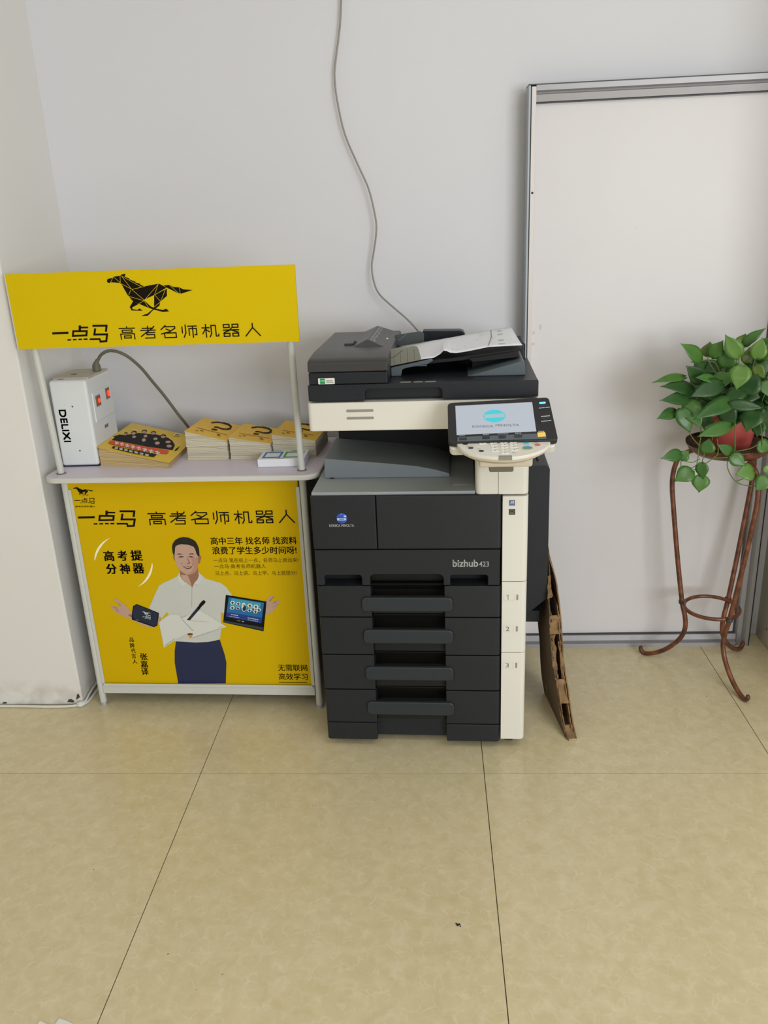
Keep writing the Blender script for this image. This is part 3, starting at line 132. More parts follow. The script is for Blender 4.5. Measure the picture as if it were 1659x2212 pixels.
mat('white', (232, 232, 226), 0.5); mat('pale', (190, 180, 110), 0.5); mat('paper', (216, 218, 212), 0.5, noise=0.02, nscale=20)
mat('orange', (222, 150, 30), 0.5); mat('penblue', (26, 34, 56), 0.5); mat('red', (222, 74, 30), 0.5); mat('grey', (110, 110, 105), 0.5)
mat('pale_print', (200, 212, 212), 0.5); mat('white_print', (225, 225, 222), 0.4)
mat('yellow_cover', (232, 184, 40), 0.4, noise=0.04, nscale=20); mat('mag_yellow', (236, 196, 16), 0.35, noise=0.05, nscale=25)
mat('frame_white', (206, 208, 202), 0.35, noise=0.02); mat('frame_grey', (176, 180, 182), 0.35, metal=0.3)
mat('counter_top', (216, 208, 222), 0.4, noise=0.015, nscale=12); mat('counter_edge', (212, 210, 204), 0.45)
mat('dark_plastic', (34, 37, 42), 0.46, noise=0.05, nscale=40, bump=0.15, bscale=900, spec=0.35)
mat('dark_plastic_top', (30, 33, 39), 0.38, noise=0.08, nscale=14, bump=0.12, bscale=900, spec=0.35)
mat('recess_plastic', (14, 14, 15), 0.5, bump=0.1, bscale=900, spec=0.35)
mat('handle_plastic', (46, 52, 57), 0.40, bump=0.1, bscale=900, spec=0.35)
mat('adf_grey', (62, 61, 60), 0.36, noise=0.12, nscale=9, bump=0.1, bscale=900, spec=0.35)
mat('deck_grey_lit', (158, 163, 164), 0.34, noise=0.05, nscale=10, bump=0.1, bscale=900, spec=0.35)  # tray plastic lightened, stands in for light on the deck
mat('tray_grey', (122, 129, 134), 0.36, noise=0.06, nscale=10, bump=0.1, bscale=900, spec=0.35)
mat('bracket_grey', (84, 94, 100), 0.4); mat('guide_tan', (128, 126, 112), 0.35, noise=0.08); mat('guide_dark', (70, 76, 76), 0.35)
mat('ivory', (227, 224, 214), 0.4, noise=0.025, nscale=7, bump=0.06, bscale=700); mat('ivory_shaded', (214, 205, 184), 0.45, noise=0.03)  # second ivory is the same plastic with shade mixed into the colour
mat('key_ivory', (240, 238, 228), 0.4); mat('slot_grey', (146, 144, 132), 0.5); mat('latch_grey', (112, 104, 92), 0.45)
mat('panel_black', (40, 40, 44), 0.3, bump=0.05, bscale=800); mat('panel_strip', (92, 100, 106), 0.3); mat('gap_black', (10, 10, 11), 0.7)
mat('lcd', (176, 184, 198), 0.3, emit=0.20); mat('lcd_cyan', (70, 196, 214), 0.3, emit=0.22); mat('lcd_ink', (110, 112, 122), 0.3, emit=0.1)
mat('led_blue', (60, 130, 255), 0.3, emit=4.0); mat('key_yellow', (248, 214, 110), 0.4); mat('key_blue', (60, 160, 190), 0.4); mat('key_red', (206, 120, 110), 0.4)
mat('key_orange', (250, 190, 110), 0.4); mat('key_dark', (50, 54, 60), 0.4); mat('seam_brown', (120, 104, 84), 0.6); mat('card_line', (196, 188, 172), 0.5)
mat('badge_blue', (24, 80, 190), 0.2, coat=0.6); mat('badge_white', (190, 208, 236), 0.2, coat=0.5); mat('badge_green', (0, 150, 80), 0.4)
mat('mark_purple', (110, 70, 110), 0.4); mat('mark_blue', (70, 120, 170), 0.4); mat('mark_black', (46, 48, 44), 0.4)
mat('case_white', (226, 230, 232), 0.32, noise=0.02, nscale=15); mat('case_dirt', (190, 184, 170), 0.6, noise=0.2, nscale=60)
mat('neon_red', (255, 60, 24), 0.3, emit=1.6); mat('switch_frame', (120, 112, 106), 0.4); mat('switch_red', (170, 50, 36), 0.35)
mat('cord_grey', (110, 104, 92), 0.55, noise=0.05); mat('cable_grey', (150, 144, 138), 0.5); mat('cable_white', (222, 222, 218), 0.45, noise=0.04)
mat('plug_grey', (112, 110, 96), 0.55, noise=0.06)
mat('box_white', (236, 238, 244), 0.5); mat('pay_blue', (40, 120, 200), 0.5); mat('pay_green', (60, 150, 80), 0.5)
mat('pot_red', (200, 92, 86), 0.3, noise=0.12, nscale=25, coat=0.3); mat('soil', (52, 36, 30), 0.9, noise=0.4, nscale=120)
mat('stem', (88, 118, 44), 0.5, noise=0.15); mat('black_dirt', (26, 24, 22), 0.9); mat('rubber', (36, 36, 36), 0.7)
mat('stain', (186, 178, 168), 0.7)
def rust():
    m = mat('rust_brown', (124, 66, 42), 0.38, metal=0.25, bump=0.3, bscale=300)
    nt = m.node_tree; b = nt.nodes['Principled BSDF']; g = nt.nodes.new('ShaderNodeNewGeometry')
    n = nt.nodes.new('ShaderNodeTexNoise'); n.inputs['Scale'].default_value = 38; n.inputs['Detail'].default_value = 6; nt.links.new(g.outputs['Position'], n.inputs['Vector'])
    r = nt.nodes.new('ShaderNodeValToRGB'); r.color_ramp.elements[0].color = lin((88, 54, 40))+(1,); r.color_ramp.elements[0].position = 0.35
    r.color_ramp.elements[1].color = lin((146, 90, 62))+(1,); r.color_ramp.elements[1].position = 0.72
    nt.links.new(n.outputs['Fac'], r.inputs[0]); nt.links.new(r.outputs[0], b.inputs['Base Color'])
rust()
def leafmat(name, a, c):
    m = mat(name, a, 0.40, coat=0.12); nt = m.node_tree; b = nt.nodes['Principled BSDF']
    g = nt.nodes.new('ShaderNodeNewGeometry'); oi = nt.nodes.new('ShaderNodeObjectInfo')
    n = nt.nodes.new('ShaderNodeTexNoise'); n.inputs['Scale'].default_value = 28; n.inputs['Detail'].default_value = 4; nt.links.new(g.outputs['Position'], n.inputs['Vector'])
    ad = nt.nodes.new('ShaderNodeMath'); ad.operation = 'ADD'; nt.links.new(n.outputs['Fac'], ad.inputs[0])
    mu = nt.nodes.new('ShaderNodeMath'); mu.operation = 'MULTIPLY_ADD'; mu.inputs[1].default_value = 0.7; mu.inputs[2].default_value = -0.35
    nt.links.new(oi.outputs['Random'], mu.inputs[0]); nt.links.new(mu.outputs[0], ad.inputs[1])
    mx = nt.nodes.new('ShaderNodeMix'); mx.data_type = 'RGBA'; mx.inputs[6].default_value = lin(a)+(1,); mx.inputs[7].default_value = lin(c)+(1,)
    nt.links.new(ad.outputs[0], mx.inputs[0]); nt.links.new(mx.outputs[2], b.inputs['Base Color'])
    b.inputs['Subsurface Weight'].default_value = 0.0
leafmat('leaf_d', (34, 70, 30), (52, 92, 40)); leafmat('leaf_m', (46, 92, 34), (78, 122, 48)); leafmat('leaf_l', (82, 124, 46), (110, 146, 66)); leafmat('leaf_o', (78, 104, 30), (98, 118, 44))
def cardboard():
    m = mat('cardboard', (150, 116, 76), 0.8); nt = m.node_tree; b = nt.nodes['Principled BSDF']; g = nt.nodes.new('ShaderNodeNewGeometry')
    n = nt.nodes.new('ShaderNodeTexNoise'); n.inputs['Scale'].default_value = 24; n.inputs['Detail'].default_value = 8; nt.links.new(g.outputs['Position'], n.inputs['Vector'])
    r = nt.nodes.new('ShaderNodeValToRGB'); r.color_ramp.elements[0].color = lin((96, 70, 44))+(1,); r.color_ramp.elements[0].position = 0.3
    r.color_ramp.elements[1].color = lin((162, 128, 86))+(1,); r.color_ramp.elements[1].position = 0.75
    nt.links.new(n.outputs['Fac'], r.inputs[0]); nt.links.new(r.outputs[0], b.inputs['Base Color'])
cardboard(); mat('cardboard_shaded', (92, 74, 52), 0.85, noise=0.15, nscale=20); mat('smudge', (206, 198, 194), 0.5); mat('chip_dark', (70, 66, 62), 0.9)  # the darker cardboard has the left wall's shade in its colour
def pages(name, a, c):
    m = mat(name, a, 0.7); nt = m.node_tree; b = nt.nodes['Principled BSDF']; g = nt.nodes.new('ShaderNodeNewGeometry')
    mp = nt.nodes.new('ShaderNodeMapping'); mp.inputs['Scale'].default_value = (3, 3, 900); nt.links.new(g.outputs['Position'], mp.inputs['Vector'])
    n = nt.nodes.new('ShaderNodeTexNoise'); n.inputs['Scale'].default_value = 1; n.inputs['Detail'].default_value = 3; nt.links.new(mp.outputs['Vector'], n.inputs['Vector'])
    r = nt.nodes.new('ShaderNodeValToRGB'); r.color_ramp.elements[0].color = lin(a)+(1,); r.color_ramp.elements[0].position = 0.35
    r.color_ramp.elements[1].color = lin(c)+(1,); r.color_ramp.elements[1].position = 0.6
    nt.links.new(n.outputs['Fac'], r.inputs[0]); nt.links.new(r.outputs[0], b.inputs['Base Color'])
pages('pages_pale', (176, 168, 146), (214, 206, 184)); pages('pages_tan', (172, 146, 96), (208, 182, 132))
def wallmat(name, rgb, stain_amt):
    m = mat(name, rgb, 0.62, bump=0.08, bscale=90, spec=0.25); nt = m.node_tree; b = nt.nodes['Principled BSDF']; g = nt.nodes.new('ShaderNodeNewGeometry')
    n = nt.nodes.new('ShaderNodeTexNoise'); n.inputs['Scale'].default_value = 1.6; n.inputs['Detail'].default_value = 6; nt.links.new(g.outputs['Position'], n.inputs['Vector'])
    c = lin(rgb)
    mx = nt.nodes.new('ShaderNodeMix'); mx.data_type = 'RGBA'; mx.inputs[6].default_value = tuple(v*.96 for v in c)+(1,); mx.inputs[7].default_value = tuple(v*1.03 for v in c)+(1,)
    nt.links.new(n.outputs['Fac'], mx.inputs[0])
    # scuffs and grime near the floor, wherever the floor mop reached
    sp = nt.nodes.new('ShaderNodeSeparateXYZ'); nt.links.new(g.outputs['Position'], sp.inputs[0])
    mr = nt.nodes.new('ShaderNodeMapRange'); mr.inputs[1].default_value = 0.10; mr.inputs[2].default_value = 0.0; mr.inputs[3].default_value = 0.0; mr.inputs[4].default_value = 1.0
    nt.links.new(sp.outputs['Z'], mr.inputs[0])
    n3 = nt.nodes.new('ShaderNodeTexNoise'); n3.inputs['Scale'].default_value = 14; n3.inputs['Detail'].default_value = 8; nt.links.new(g.outputs['Position'], n3.inputs['Vector'])
    r3 = nt.nodes.new('ShaderNodeValToRGB'); r3.color_ramp.elements[0].position = 0.42; r3.color_ramp.elements[1].position = 0.7; nt.links.new(n3.outputs['Fac'], r3.inputs[0])
    mm = nt.nodes.new('ShaderNodeMath'); mm.operation = 'MULTIPLY'; nt.links.new(mr.outputs[0], mm.inputs[0]); nt.links.new(r3.outputs[0], mm.inputs[1])
    m2 = nt.nodes.new('ShaderNodeMath'); m2.operation = 'MULTIPLY'; m2.inputs[1].default_value = stain_amt; nt.links.new(mm.outputs[0], m2.inputs[0])
    mz = nt.nodes.new('ShaderNodeMix'); mz.data_type = 'RGBA'; mz.inputs[7].default_value = lin((150, 138, 112))+(1,)
    nt.links.new(m2.outputs[0], mz.inputs[0]); nt.links.new(mx.outputs[2], mz.inputs[6]); nt.links.new(mz.outputs[2], b.inputs['Base Color'])
wallmat('wall_paint', (222, 222, 227), 0.8); wallmat('column_paint', (232, 230, 226), 0.8); wallmat('side_paint', (206, 202, 184), 1.0)
mat('ceiling_white', (235, 235, 232), 0.7)
def boardmat():
    m = mat('board_white', (228, 225, 226), 0.38, spec=0.3); nt = m.node_tree; b = nt.nodes['Principled BSDF']; g = nt.nodes.new('ShaderNodeNewGeometry')
    n = nt.nodes.new('ShaderNodeTexNoise'); n.inputs['Scale'].default_value = 3.0; n.inputs['Detail'].default_value = 5; nt.links.new(g.outputs['Position'], n.inputs['Vector'])
    mx = nt.nodes.new('ShaderNodeMix'); mx.data_type = 'RGBA'; mx.inputs[6].default_value = lin((218, 214, 216))+(1,); mx.inputs[7].default_value = lin((226, 223, 225))+(1,)
    nt.links.new(n.outputs['Fac'], mx.inputs[0]); nt.links.new(mx.outputs[2], b.inputs['Base Color'])
boardmat()
mat('aluminium', (162, 160, 162), 0.4, metal=0.25, noise=0.04, nscale=50); mat('alu_dark', (70, 72, 76), 0.5, metal=0.3); mat('alu_white', (214, 208, 206), 0.4, metal=0.1); mat('alu_blue', (166, 174, 180), 0.45, metal=0.15)
def floormat():
    m = mat('floor_tile', (192, 178, 142), 0.16); nt = m.node_tree; b = nt.nodes['Principled BSDF']; g = nt.nodes.new('ShaderNodeNewGeometry')
    L = nt.links.new
    def noise(s, d=4, dist=0.0):
        n = nt.nodes.new('ShaderNodeTexNoise'); n.inputs['Scale'].default_value = s; n.inputs['Detail'].default_value = d; n.inputs['Distortion'].default_value = dist; L(g.outputs['Position'], n.inputs['Vector']); return n
    nd = noise(22, 5)
    sc = nt.nodes.new('ShaderNodeVectorMath'); sc.operation = 'SCALE'; sc.inputs['Scale'].default_value = 0.06; L(nd.outputs['Color'], sc.inputs[0])
    ad = nt.nodes.new('ShaderNodeVectorMath'); ad.operation = 'ADD'; L(g.outputs['Position'], ad.inputs[0]); L(sc.outputs[0], ad.inputs[1])
    v = nt.nodes.new('ShaderNodeTexVoronoi'); v.feature = 'DISTANCE_TO_EDGE'; v.inputs['Scale'].default_value = 36; L(ad.outputs[0], v.inputs['Vector'])
    rv = nt.nodes.new('ShaderNodeValToRGB'); rv.color_ramp.elements[0].color = (1, 1, 1, 1); rv.color_ramp.elements[1].color = (0, 0, 0, 1); rv.color_ramp.elements[1].position = 0.13; L(v.outputs['Distance'], rv.inputs[0])
    nm = noise(34, 6); rm = nt.nodes.new('ShaderNodeValToRGB'); rm.color_ramp.elements[0].position = 0.42; rm.color_ramp.elements[1].position = 0.68; L(nm.outputs['Fac'], rm.inputs[0])
    mu = nt.nodes.new('ShaderNodeMath'); mu.operation = 'MULTIPLY'; L(rv.outputs[0], mu.inputs[0]); L(rm.outputs[0], mu.inputs[1])
    m5 = nt.nodes.new('ShaderNodeMath'); m5.operation = 'MULTIPLY'; m5.inputs[1].default_value = 0.6; L(mu.outputs[0], m5.inputs[0])
    nb = noise(26, 8, 0.6); rb = nt.nodes.new('ShaderNodeValToRGB'); e = rb.color_ramp.elements
    e[0].color = lin((210, 196, 156))+(1,); e[0].position = 0.30; e[1].color = lin((221, 208, 173))+(1,); e[1].position = 0.68; L(nb.outputs['Fac'], rb.inputs[0])
    nl = noise(2.2, 3); ml = nt.nodes.new('ShaderNodeMix'); ml.data_type = 'RGBA'; ml.blend_type = 'MULTIPLY'; ml.inputs[0].default_value = 1.0
    rl = nt.nodes.new('ShaderNodeValToRGB'); rl.color_ramp.elements[0].color = (0.92, 0.93, 0.90, 1); rl.color_ramp.elements[1].color = (1.04, 1.02, 1.0, 1); L(nl.outputs['Fac'], rl.inputs[0])
    L(rb.outputs[0], ml.inputs[6]); L(rl.outputs[0], ml.inputs[7])
    mx = nt.nodes.new('ShaderNodeMix'); mx.data_type = 'RGBA'; mx.inputs[7].default_value = lin((230, 220, 192))+(1,)
    L(m5.outputs[0], mx.inputs[0]); L(ml.outputs[2], mx.inputs[6])
    # tiny dirt specks
    ns = noise(70, 2); rs = nt.nodes.new('ShaderNodeValToRGB'); rs.color_ramp.elements[0].position = 0.775; rs.color_ramp.elements[1].position = 0.80; L(ns.outputs['Fac'], rs.inputs[0])
    md = nt.nodes.new('ShaderNodeMix'); md.data_type = 'RGBA'; md.inputs[7].default_value = lin((112, 98, 70))+(1,); L(rs.outputs[0], md.inputs[0]); L(mx.outputs[2], md.inputs[6])
    L(md.outputs[2], b.inputs['Base Color'])
    nr = noise(5, 4); mr = nt.nodes.new('ShaderNodeMapRange'); mr.inputs[3].default_value = 0.14; mr.inputs[4].default_value = 0.30; L(nr.outputs['Fac'], mr.inputs[0]); L(mr.outputs[0], b.inputs['Roughness'])
floormat(); mat('grout', (96, 84, 60), 0.9)

# ------------------------------------------------------------------ helpers
def tag(o, label=None, cat=None, group=None, kind=None):
    if label: o['label'] = label
    if cat: o['category'] = cat
    if group: o['group'] = group
    if kind: o['kind'] = kind
    return o
def thing(name, label, cat, loc=(0, 0, 0), rz=0.0, group=None):
    o = bpy.data.objects.new(name, None); COL.objects.link(o); o.location = loc; o.rotation_euler = (0, 0, rz); o.empty_display_size = 0.05
    return tag(o, label, cat, group)
def link(name, me, parent=None, bevel=0.0, seg=2, smooth=True, label=None):
    o = bpy.data.objects.new(name, me); COL.objects.link(o)
    if parent: o.parent = parent
    if smooth: me.shade_smooth(); 
    if bevel:
        b = o.modifiers.new('bevel', 'BEVEL'); b.width = bevel; b.segments = seg; b.limit_method = 'ANGLE'; b.angle_limit = math.radians(40); b.harden_normals = True
    elif smooth:
        me.set_sharp_from_angle(angle=math.radians(38))
    if label: o['label'] = label
    return o
def bm_obj(name, bm, m, parent=None, **k):
    bmesh.ops.recalc_face_normals(bm, faces=bm.faces)
    me = bpy.data.meshes.new(name); bm.to_mesh(me); bm.free()
    for q in (m if isinstance(m, (list, tuple)) else [m]): me.materials.append(MATS[q])
    return link(name, me, parent, **k)
def bx(bm, x0, x1, y0, y1, z0, z1, mi=0):
    v = [bm.verts.new(p) for p in ((x0, y0, z0), (x1, y0, z0), (x1, y1, z0), (x0, y1, z0), (x0, y0, z1), (x1, y0, z1), (x1, y1, z1), (x0, y1, z1))]
    for f in ((0, 3, 2, 1), (4, 5, 6, 7), (0, 1, 5, 4), (1, 2, 6, 5), (2, 3, 7, 6), (3, 0, 4, 7)):
        bm.faces.new([v[i] for i in f]).material_index = mi
def box(name, d, m, parent=None, **k):
    bm = bmesh.new(); bx(bm, *d); return bm_obj(name, bm, m, parent, **k)
def prism_bm(bm, pts, axis, a, b, mi=0):
    # pts 2D in the two remaining axes, extruded along axis from a to b; caps are tessellated ngons
    def P3(p, t):
        return {'x': (t, p[0], p[1]), 'y': (p[0], t, p[1]), 'z': (p[0], p[1], t)}[axis]
    A = [bm.verts.new(P3(p, a)) for p in pts]; B = [bm.verts.new(P3(p, b)) for p in pts]
    n = len(pts)
    bm.faces.new(A).material_index = mi; bm.faces.new(B[::-1]).material_index = mi
    for i in range(n):
        bm.faces.new((A[i], B[i], B[(i+1) % n], A[(i+1) % n])).material_index = mi
def prism(name, pts, axis, a, b, m, parent=None, **k):
    bm = bmesh.new(); prism_bm(bm, pts, axis, a, b); return bm_obj(name, bm, m, parent, **k)
def rrect(x0, x1, z0, z1, r, n=5, corners=(1, 1, 1, 1)):
    # rounded rectangle, corners: bl, br, tr, tl
    out = []
    for (cx, cz, a0, on) in ((x0+r, z0+r, 180, corners[0]), (x1-r, z0+r, 270, corners[1]), (x1-r, z1-r, 0, corners[2]), (x0+r, z1-r, 90, corners[3])):
        if on:
            for k in range(n+1):
                a = math.radians(a0+90*k/n); out.append((cx+r*math.cos(a), cz+r*math.sin(a)))
        else:
            s = {180: (-1, -1), 270: (1, -1), 0: (1, 1), 90: (-1, 1)}[a0]; out.append((cx+s[0]*r, cz+s[1]*r))
    return out
def tube_bm(bm, pts, rad, n=8, cap=True, mi=0):
    pts = [Vector(p) for p in pts]; rads = rad if isinstance(rad, (list, tuple)) else [rad]*len(pts)
    rings = []; up = None
    for i, p in enumerate(pts):
        d = (pts[min(i+1, len(pts)-1)]-pts[max(i-1, 0)]).normalized()
        if up is None:
            up = d.orthogonal().normalized()
        up = (up-d*up.dot(d))
        up = up.normalized() if up.length > 1e-6 else d.orthogonal().normalized()
        s = d.cross(up)
        rings.append([bm.verts.new(p+(up*math.cos(2*PI*k/n)+s*math.sin(2*PI*k/n))*rads[i]) for k in range(n)])
    for a, b in zip(rings, rings[1:]):
        for k in range(n): bm.faces.new((a[k], a[(k+1) % n], b[(k+1) % n], b[k])).material_index = mi
    if cap:
        bm.faces.new(rings[0][::-1]).material_index = mi; bm.faces.new(rings[-1]).material_index = mi
def smoothpath(pts, k=5):
    pts = [Vector(p) for p in pts]; out = []
    for i in range(len(pts)-1):
        p0 = pts[max(i-1, 0)]; p1 = pts[i]; p2 = pts[i+1]; p3 = pts[min(i+2, len(pts)-1)]
        for j in range(k):
            t = j/k; out.append(0.5*((2*p1)+(p2-p0)*t+(2*p0-5*p1+4*p2-p3)*t*t+(3*p1-p0-3*p2+p3)*t**3))
    out.append(pts[-1]); return out
def tube(name, pts, rad, m, parent=None, n=8, smooth=4, **k):
    bm = bmesh.new(); q = smoothpath(pts, smooth) if smooth else pts
    if isinstance(rad, (list, tuple)) and smooth:
        L = len(rad)-1; N = len(q)-1; rad = [rad[min(int(i*L/N), L-1)]*(1-(i*L/N-min(int(i*L/N), L-1)))+rad[min(int(i*L/N), L-1)+1]*(i*L/N-min(int(i*L/N), L-1)) for i in range(N+1)]
    tube_bm(bm, q, rad, n); return bm_obj(name, bm, m, parent, **k)
def lathe(name, prof, m, parent=None, n=32, c=(0, 0, 0), **k):
    bm = bmesh.new(); rings = []
    for r, z in prof:
        rings.append([bm.verts.new((c[0]+r*math.cos(2*PI*i/n), c[1]+r*math.sin(2*PI*i/n), c[2]+z)) for i in range(n)] if r > 1e-5 else [bm.verts.new((c[0], c[1], c[2]+z))])
    for a, b in zip(rings, rings[1:]):
        for i in range(n):
            if len(a) == 1 and len(b) == 1: continue
            if len(a) == 1: bm.faces.new((a[0], b[i], b[(i+1) % n]))
            elif len(b) == 1: bm.faces.new((a[i], b[0], a[(i+1) % n]))
            else: bm.faces.new((a[i], b[i], b[(i+1) % n], a[(i+1) % n]))
    return bm_obj(name, bm, m, parent, **k)
def flats(name, items, fn, parent, off=0.0004, step=0.000012):
    """flat print: coloured polygons laid on a surface; fn(a, b, off) gives the 3D point"""
    names = []; V = []; F = []; MI = []
    for j, (mn, poly) in enumerate(items):
        if mn not in names: names.append(mn)
        o = off+step*j; b0 = len(V)
        V += [tuple(fn(p[0], p[1], o)) for p in poly]
        for t in tessellate_polygon([[Vector((p[0], p[1], 0)) for p in poly]]):
            a, b, c = (Vector(V[b0+i]) for i in t)
            F.append(tuple(b0+i for i in t)); MI.append(names.index(mn))
    me = bpy.data.meshes.new(name); me.from_pydata(V, [], F); me.update()
    for q in names: me.materials.append(MATS[q])
    for i, p in enumerate(me.polygons): p.material_index = MI[i]
    return link(name, me, parent, smooth=False)
_tc = {}
def glyphs(s, bold=0.0):
    if (s, bold) in _tc: return _tc[(s, bold)]
    c = bpy.data.curves.new('t', 'FONT'); c.body = s; c.offset = bold; c.resolution_u = 3
    o = bpy.data.objects.new('t', c); COL.objects.link(o); bpy.context.view_layer.update()
    m = o.evaluated_get(bpy.context.evaluated_depsgraph_get()).to_mesh()
    V = [(v.co.x, v.co.y) for v in m.vertices]; F = [tuple(p.vertices) for p in m.polygons]
    bpy.data.objects.remove(o); bpy.data.curves.remove(c)
    x0 = min(v[0] for v in V); x1 = max(v[0] for v in V); y0 = min(v[1] for v in V); y1 = max(v[1] for v in V)
    V = [((x-x0)/(x1-x0), (y-y0)/(y1-y0)) for x, y in V]
    _tc[(s, bold)] = (V, F); return V, F
def letters(name, entries, mn, fn, parent, off=0.0005):
    """entries: (text, (a0, b0, a1, b1), bold[, shear, quarter turn])"""
    V = []; F = []
    for e in entries:
        s, (a0, b0, a1, b1), bold = e[:3]; turn = e[3] if len(e) > 3 else 0
        gv, gf = glyphs(s); h = (b1-b0)*bold*0.8 if not turn else (a1-a0)*bold*0.8
        for dx, dy in ((-h, -h*.5), (h, h*.5), (-h, h*.5), (h, -h*.5)) if bold else ((0, 0),):
            k = len(V)
            for x, y in gv:
                if turn: x, y = y, 1-x
                V.append(tuple(fn(a0+(a1-a0)*x+dx, b0+(b1-b0)*y+dy, off)))
            F += [tuple(i+k for i in f) for f in gf]
    me = bpy.data.meshes.new(name); me.from_pydata(V, [], F); me.update(); me.materials.append(MATS[mn])
    return link(name, me, parent, smooth=False)
def strokes(pts, w):
    out = []
    for (x0, y0), (x1, y1) in zip(pts, pts[1:]):
        L = math.hypot(x1-x0, y1-y0); dx, dy = (x1-x0)/L*w/2, (y1-y0)/L*w/2
        a, b, c, d = x0-dx, y0-dy, x1+dx, y1+dy
        out.append([(a-dy, b+dx), (c-dy, d+dx), (c+dy, d-dx), (a+dy, b-dx)])
    return out
def fitbox(polys, bxx): 
    a0, b0, a1, b1 = bxx
    return [[(a0+x*(a1-a0), b0+y*(b1-b0)) for x, y in p] for p in polys]
def struct(name, bm, m, **k): return tag(bm_obj(name, bm, m, **k), kind='structure')

# ------------------------------------------------------------------ the room
WY = 0.785            # back wall
bm = bmesh.new(); bx(bm, -1.285, 1.02, WY, WY+0.15, 0, 2.85); wall_back = struct('wall_back', bm, 'wall_paint')
bm = bmesh.new(); bx(bm, -3.4, -1.285, 0.352, WY+0.15, 0, 2.85); wall_left = struct('wall_left', bm, 'column_paint', bevel=0.006)
bm = bmesh.new(); bx(bm, 1.02, 2.6, 0.25, WY+0.15, 0, 2.85); wall_right = struct('wall_right', bm, 'side_paint', bevel=0.004)
bm = bmesh.new(); bx(bm, -3.4, 2.6, -6.0, WY+0.15, 2.85, 2.95); struct('ceiling', bm, 'ceiling_white')
bm = bmesh.new(); bx(bm, -3.5, -3.4, -6.0, WY+0.15, 0, 2.85); struct('light_blocking_wall', bm, 'column_paint')  # unseen wall, added to cut ambient light from the left
bm = bmesh.new(); bx(bm, -3.4, 2.6, -6.0, WY+0.15, -0.06, -0.0022); floor = struct('floor', bm, 'grout')
tile_me = None
for i in range(-5, 4):
    for j in range(-8, 1):
        x0 = i*0.8; y0 = j*0.8
        if x0+.8 > 2.9 or x0 < -3.5: continue
        x0c = max(x0, -3.39); x1c = min(x0+.8, 2.59); y1c = min(y0+.8, WY)
        if y0 < -6: continue
        full = (x0c == x0 and x1c == x0+.8 and y1c == y0+.8)
        if full and tile_me is not None:
            o = bpy.data.objects.new('tile', tile_me); COL.objects.link(o); o.parent = floor; o.location = (x0, y0, 0); continue
        bm = bmesh.new(); g = 0.0011
        bx(bm, g, x1c-x0c-g, g, y1c-y0-g, -0.010, 0)
        o = bm_obj('tile', bm, 'floor_tile', floor, smooth=False); o.location = (x0c, y0, 0)
        if full: tile_me = o.data

# chipped paint and a dirt streak low on the side walls
flats('paint_chip', [('chip_dark', [(-1.337, 0.012), (-1.331, 0.022), (-1.322, 0.024), (-1.312, 0.016), (-1.316, 0.010)]), ('chip_dark', [(-1.306, 0.020), (-1.300, 0.040), (-1.294, 0.044), (-1.291, 0.030), (-1.297, 0.026)]), ('chip_dark', [(-1.560, 0.008), (-1.552, 0.014), (-1.540, 0.013), (-1.545, 0.007)])], lambda a, b, o: Vector((a, 0.352-o, b)), wall_left)
flats('dirt_streak', [('chip_dark', [(0.700, 0.188), (0.706, 0.200), (0.701, 0.214), (0.694, 0.206), (0.684, 0.176), (0.672, 0.160), (0.676, 0.140), (0.688, 0.158)]), ('chip_dark', [(0.700, 0.060), (0.706, 0.064), (0.704, 0.070), (0.698, 0.068)])], lambda a, b, o: Vector((1.02-o, a, b)), wall_right)

# ------------------------------------------------------------------ framed white board standing against the wall
wb = thing('white_board', 'tall white board in grey aluminium frame standing against the back wall', 'white board', (0.168, 0.715, 0))
W_, H_ = 0.797, 1.80
box('board_surface', (0.02, W_-0.04, 0.012, 0.030, 0.02, H_-0.035), 'board_white', wb, smooth=False)
tag(flats('smudges', [('smudge', [(x+rx*math.cos(k*PI/5)*(1+.25*math.sin(k*2.3+x*90)), z+rz*math.sin(k*PI/5)) for k in range(10)]) for x, z, rx, rz in ((0.031, 1.105, 0.004, 0.006), (0.052, 1.122, 0.004, 0.009), (0.028, 1.070, 0.009, 0.004), (0.330, 1.405, 0.0012, 0.0012), (0.334, 0.86, 0.0015, 0.001), (0.322, 0.865, 0.0012, 0.001))], lambda a, b, o: Vector((a, 0.012-o, b)), wb), kind='stuff')
def rail(name, prof, axis, a, b, flip=None, label=None):
    bm = bmesh.new(); prism_bm(bm, prof, axis, a, b); return bm_obj(name, bm, ['aluminium'], wb, smooth=False, label=label)
# left rail: pale inner flange, thin dark line, bluish outer wall
o = box('frame_rail', (0.0, 0.006, -0.014, 0.050, 0, H_), 'alu_blue', wb, bevel=0.001)
box('frame_groove', (0.006, 0.009, -0.008, 0.040, 0.003, H_-0.003), 'alu_dark', o, smooth=False)
box('frame_flange', (0.009, 0.022, -0.012, 0.040, 0.003, H_-0.003), 'alu_white', o, bevel=0.001)
# right rail
o = prism('frame_rail', [(W_-0.048, 0.012), (W_-0.040, -0.004), (W_-0.026, -0.006), (W_-0.022, 0.000), (W_-0.014, -0.012), (W_-0.002, -0.012), (W_, 0.0), (W_, 0.05), (W_-0.048, 0.05)], 'z', 0, H_, 'aluminium', wb, smooth=False)
box('frame_gasket', (W_-0.050, W_-0.047, 0.004, 0.02, 0.042, H_-0.042), 'alu_dark', o, smooth=False)
box('frame_gasket', (W_, W_+0.002, -0.012, 0.05, 0, H_), 'alu_dark', o, smooth=False)
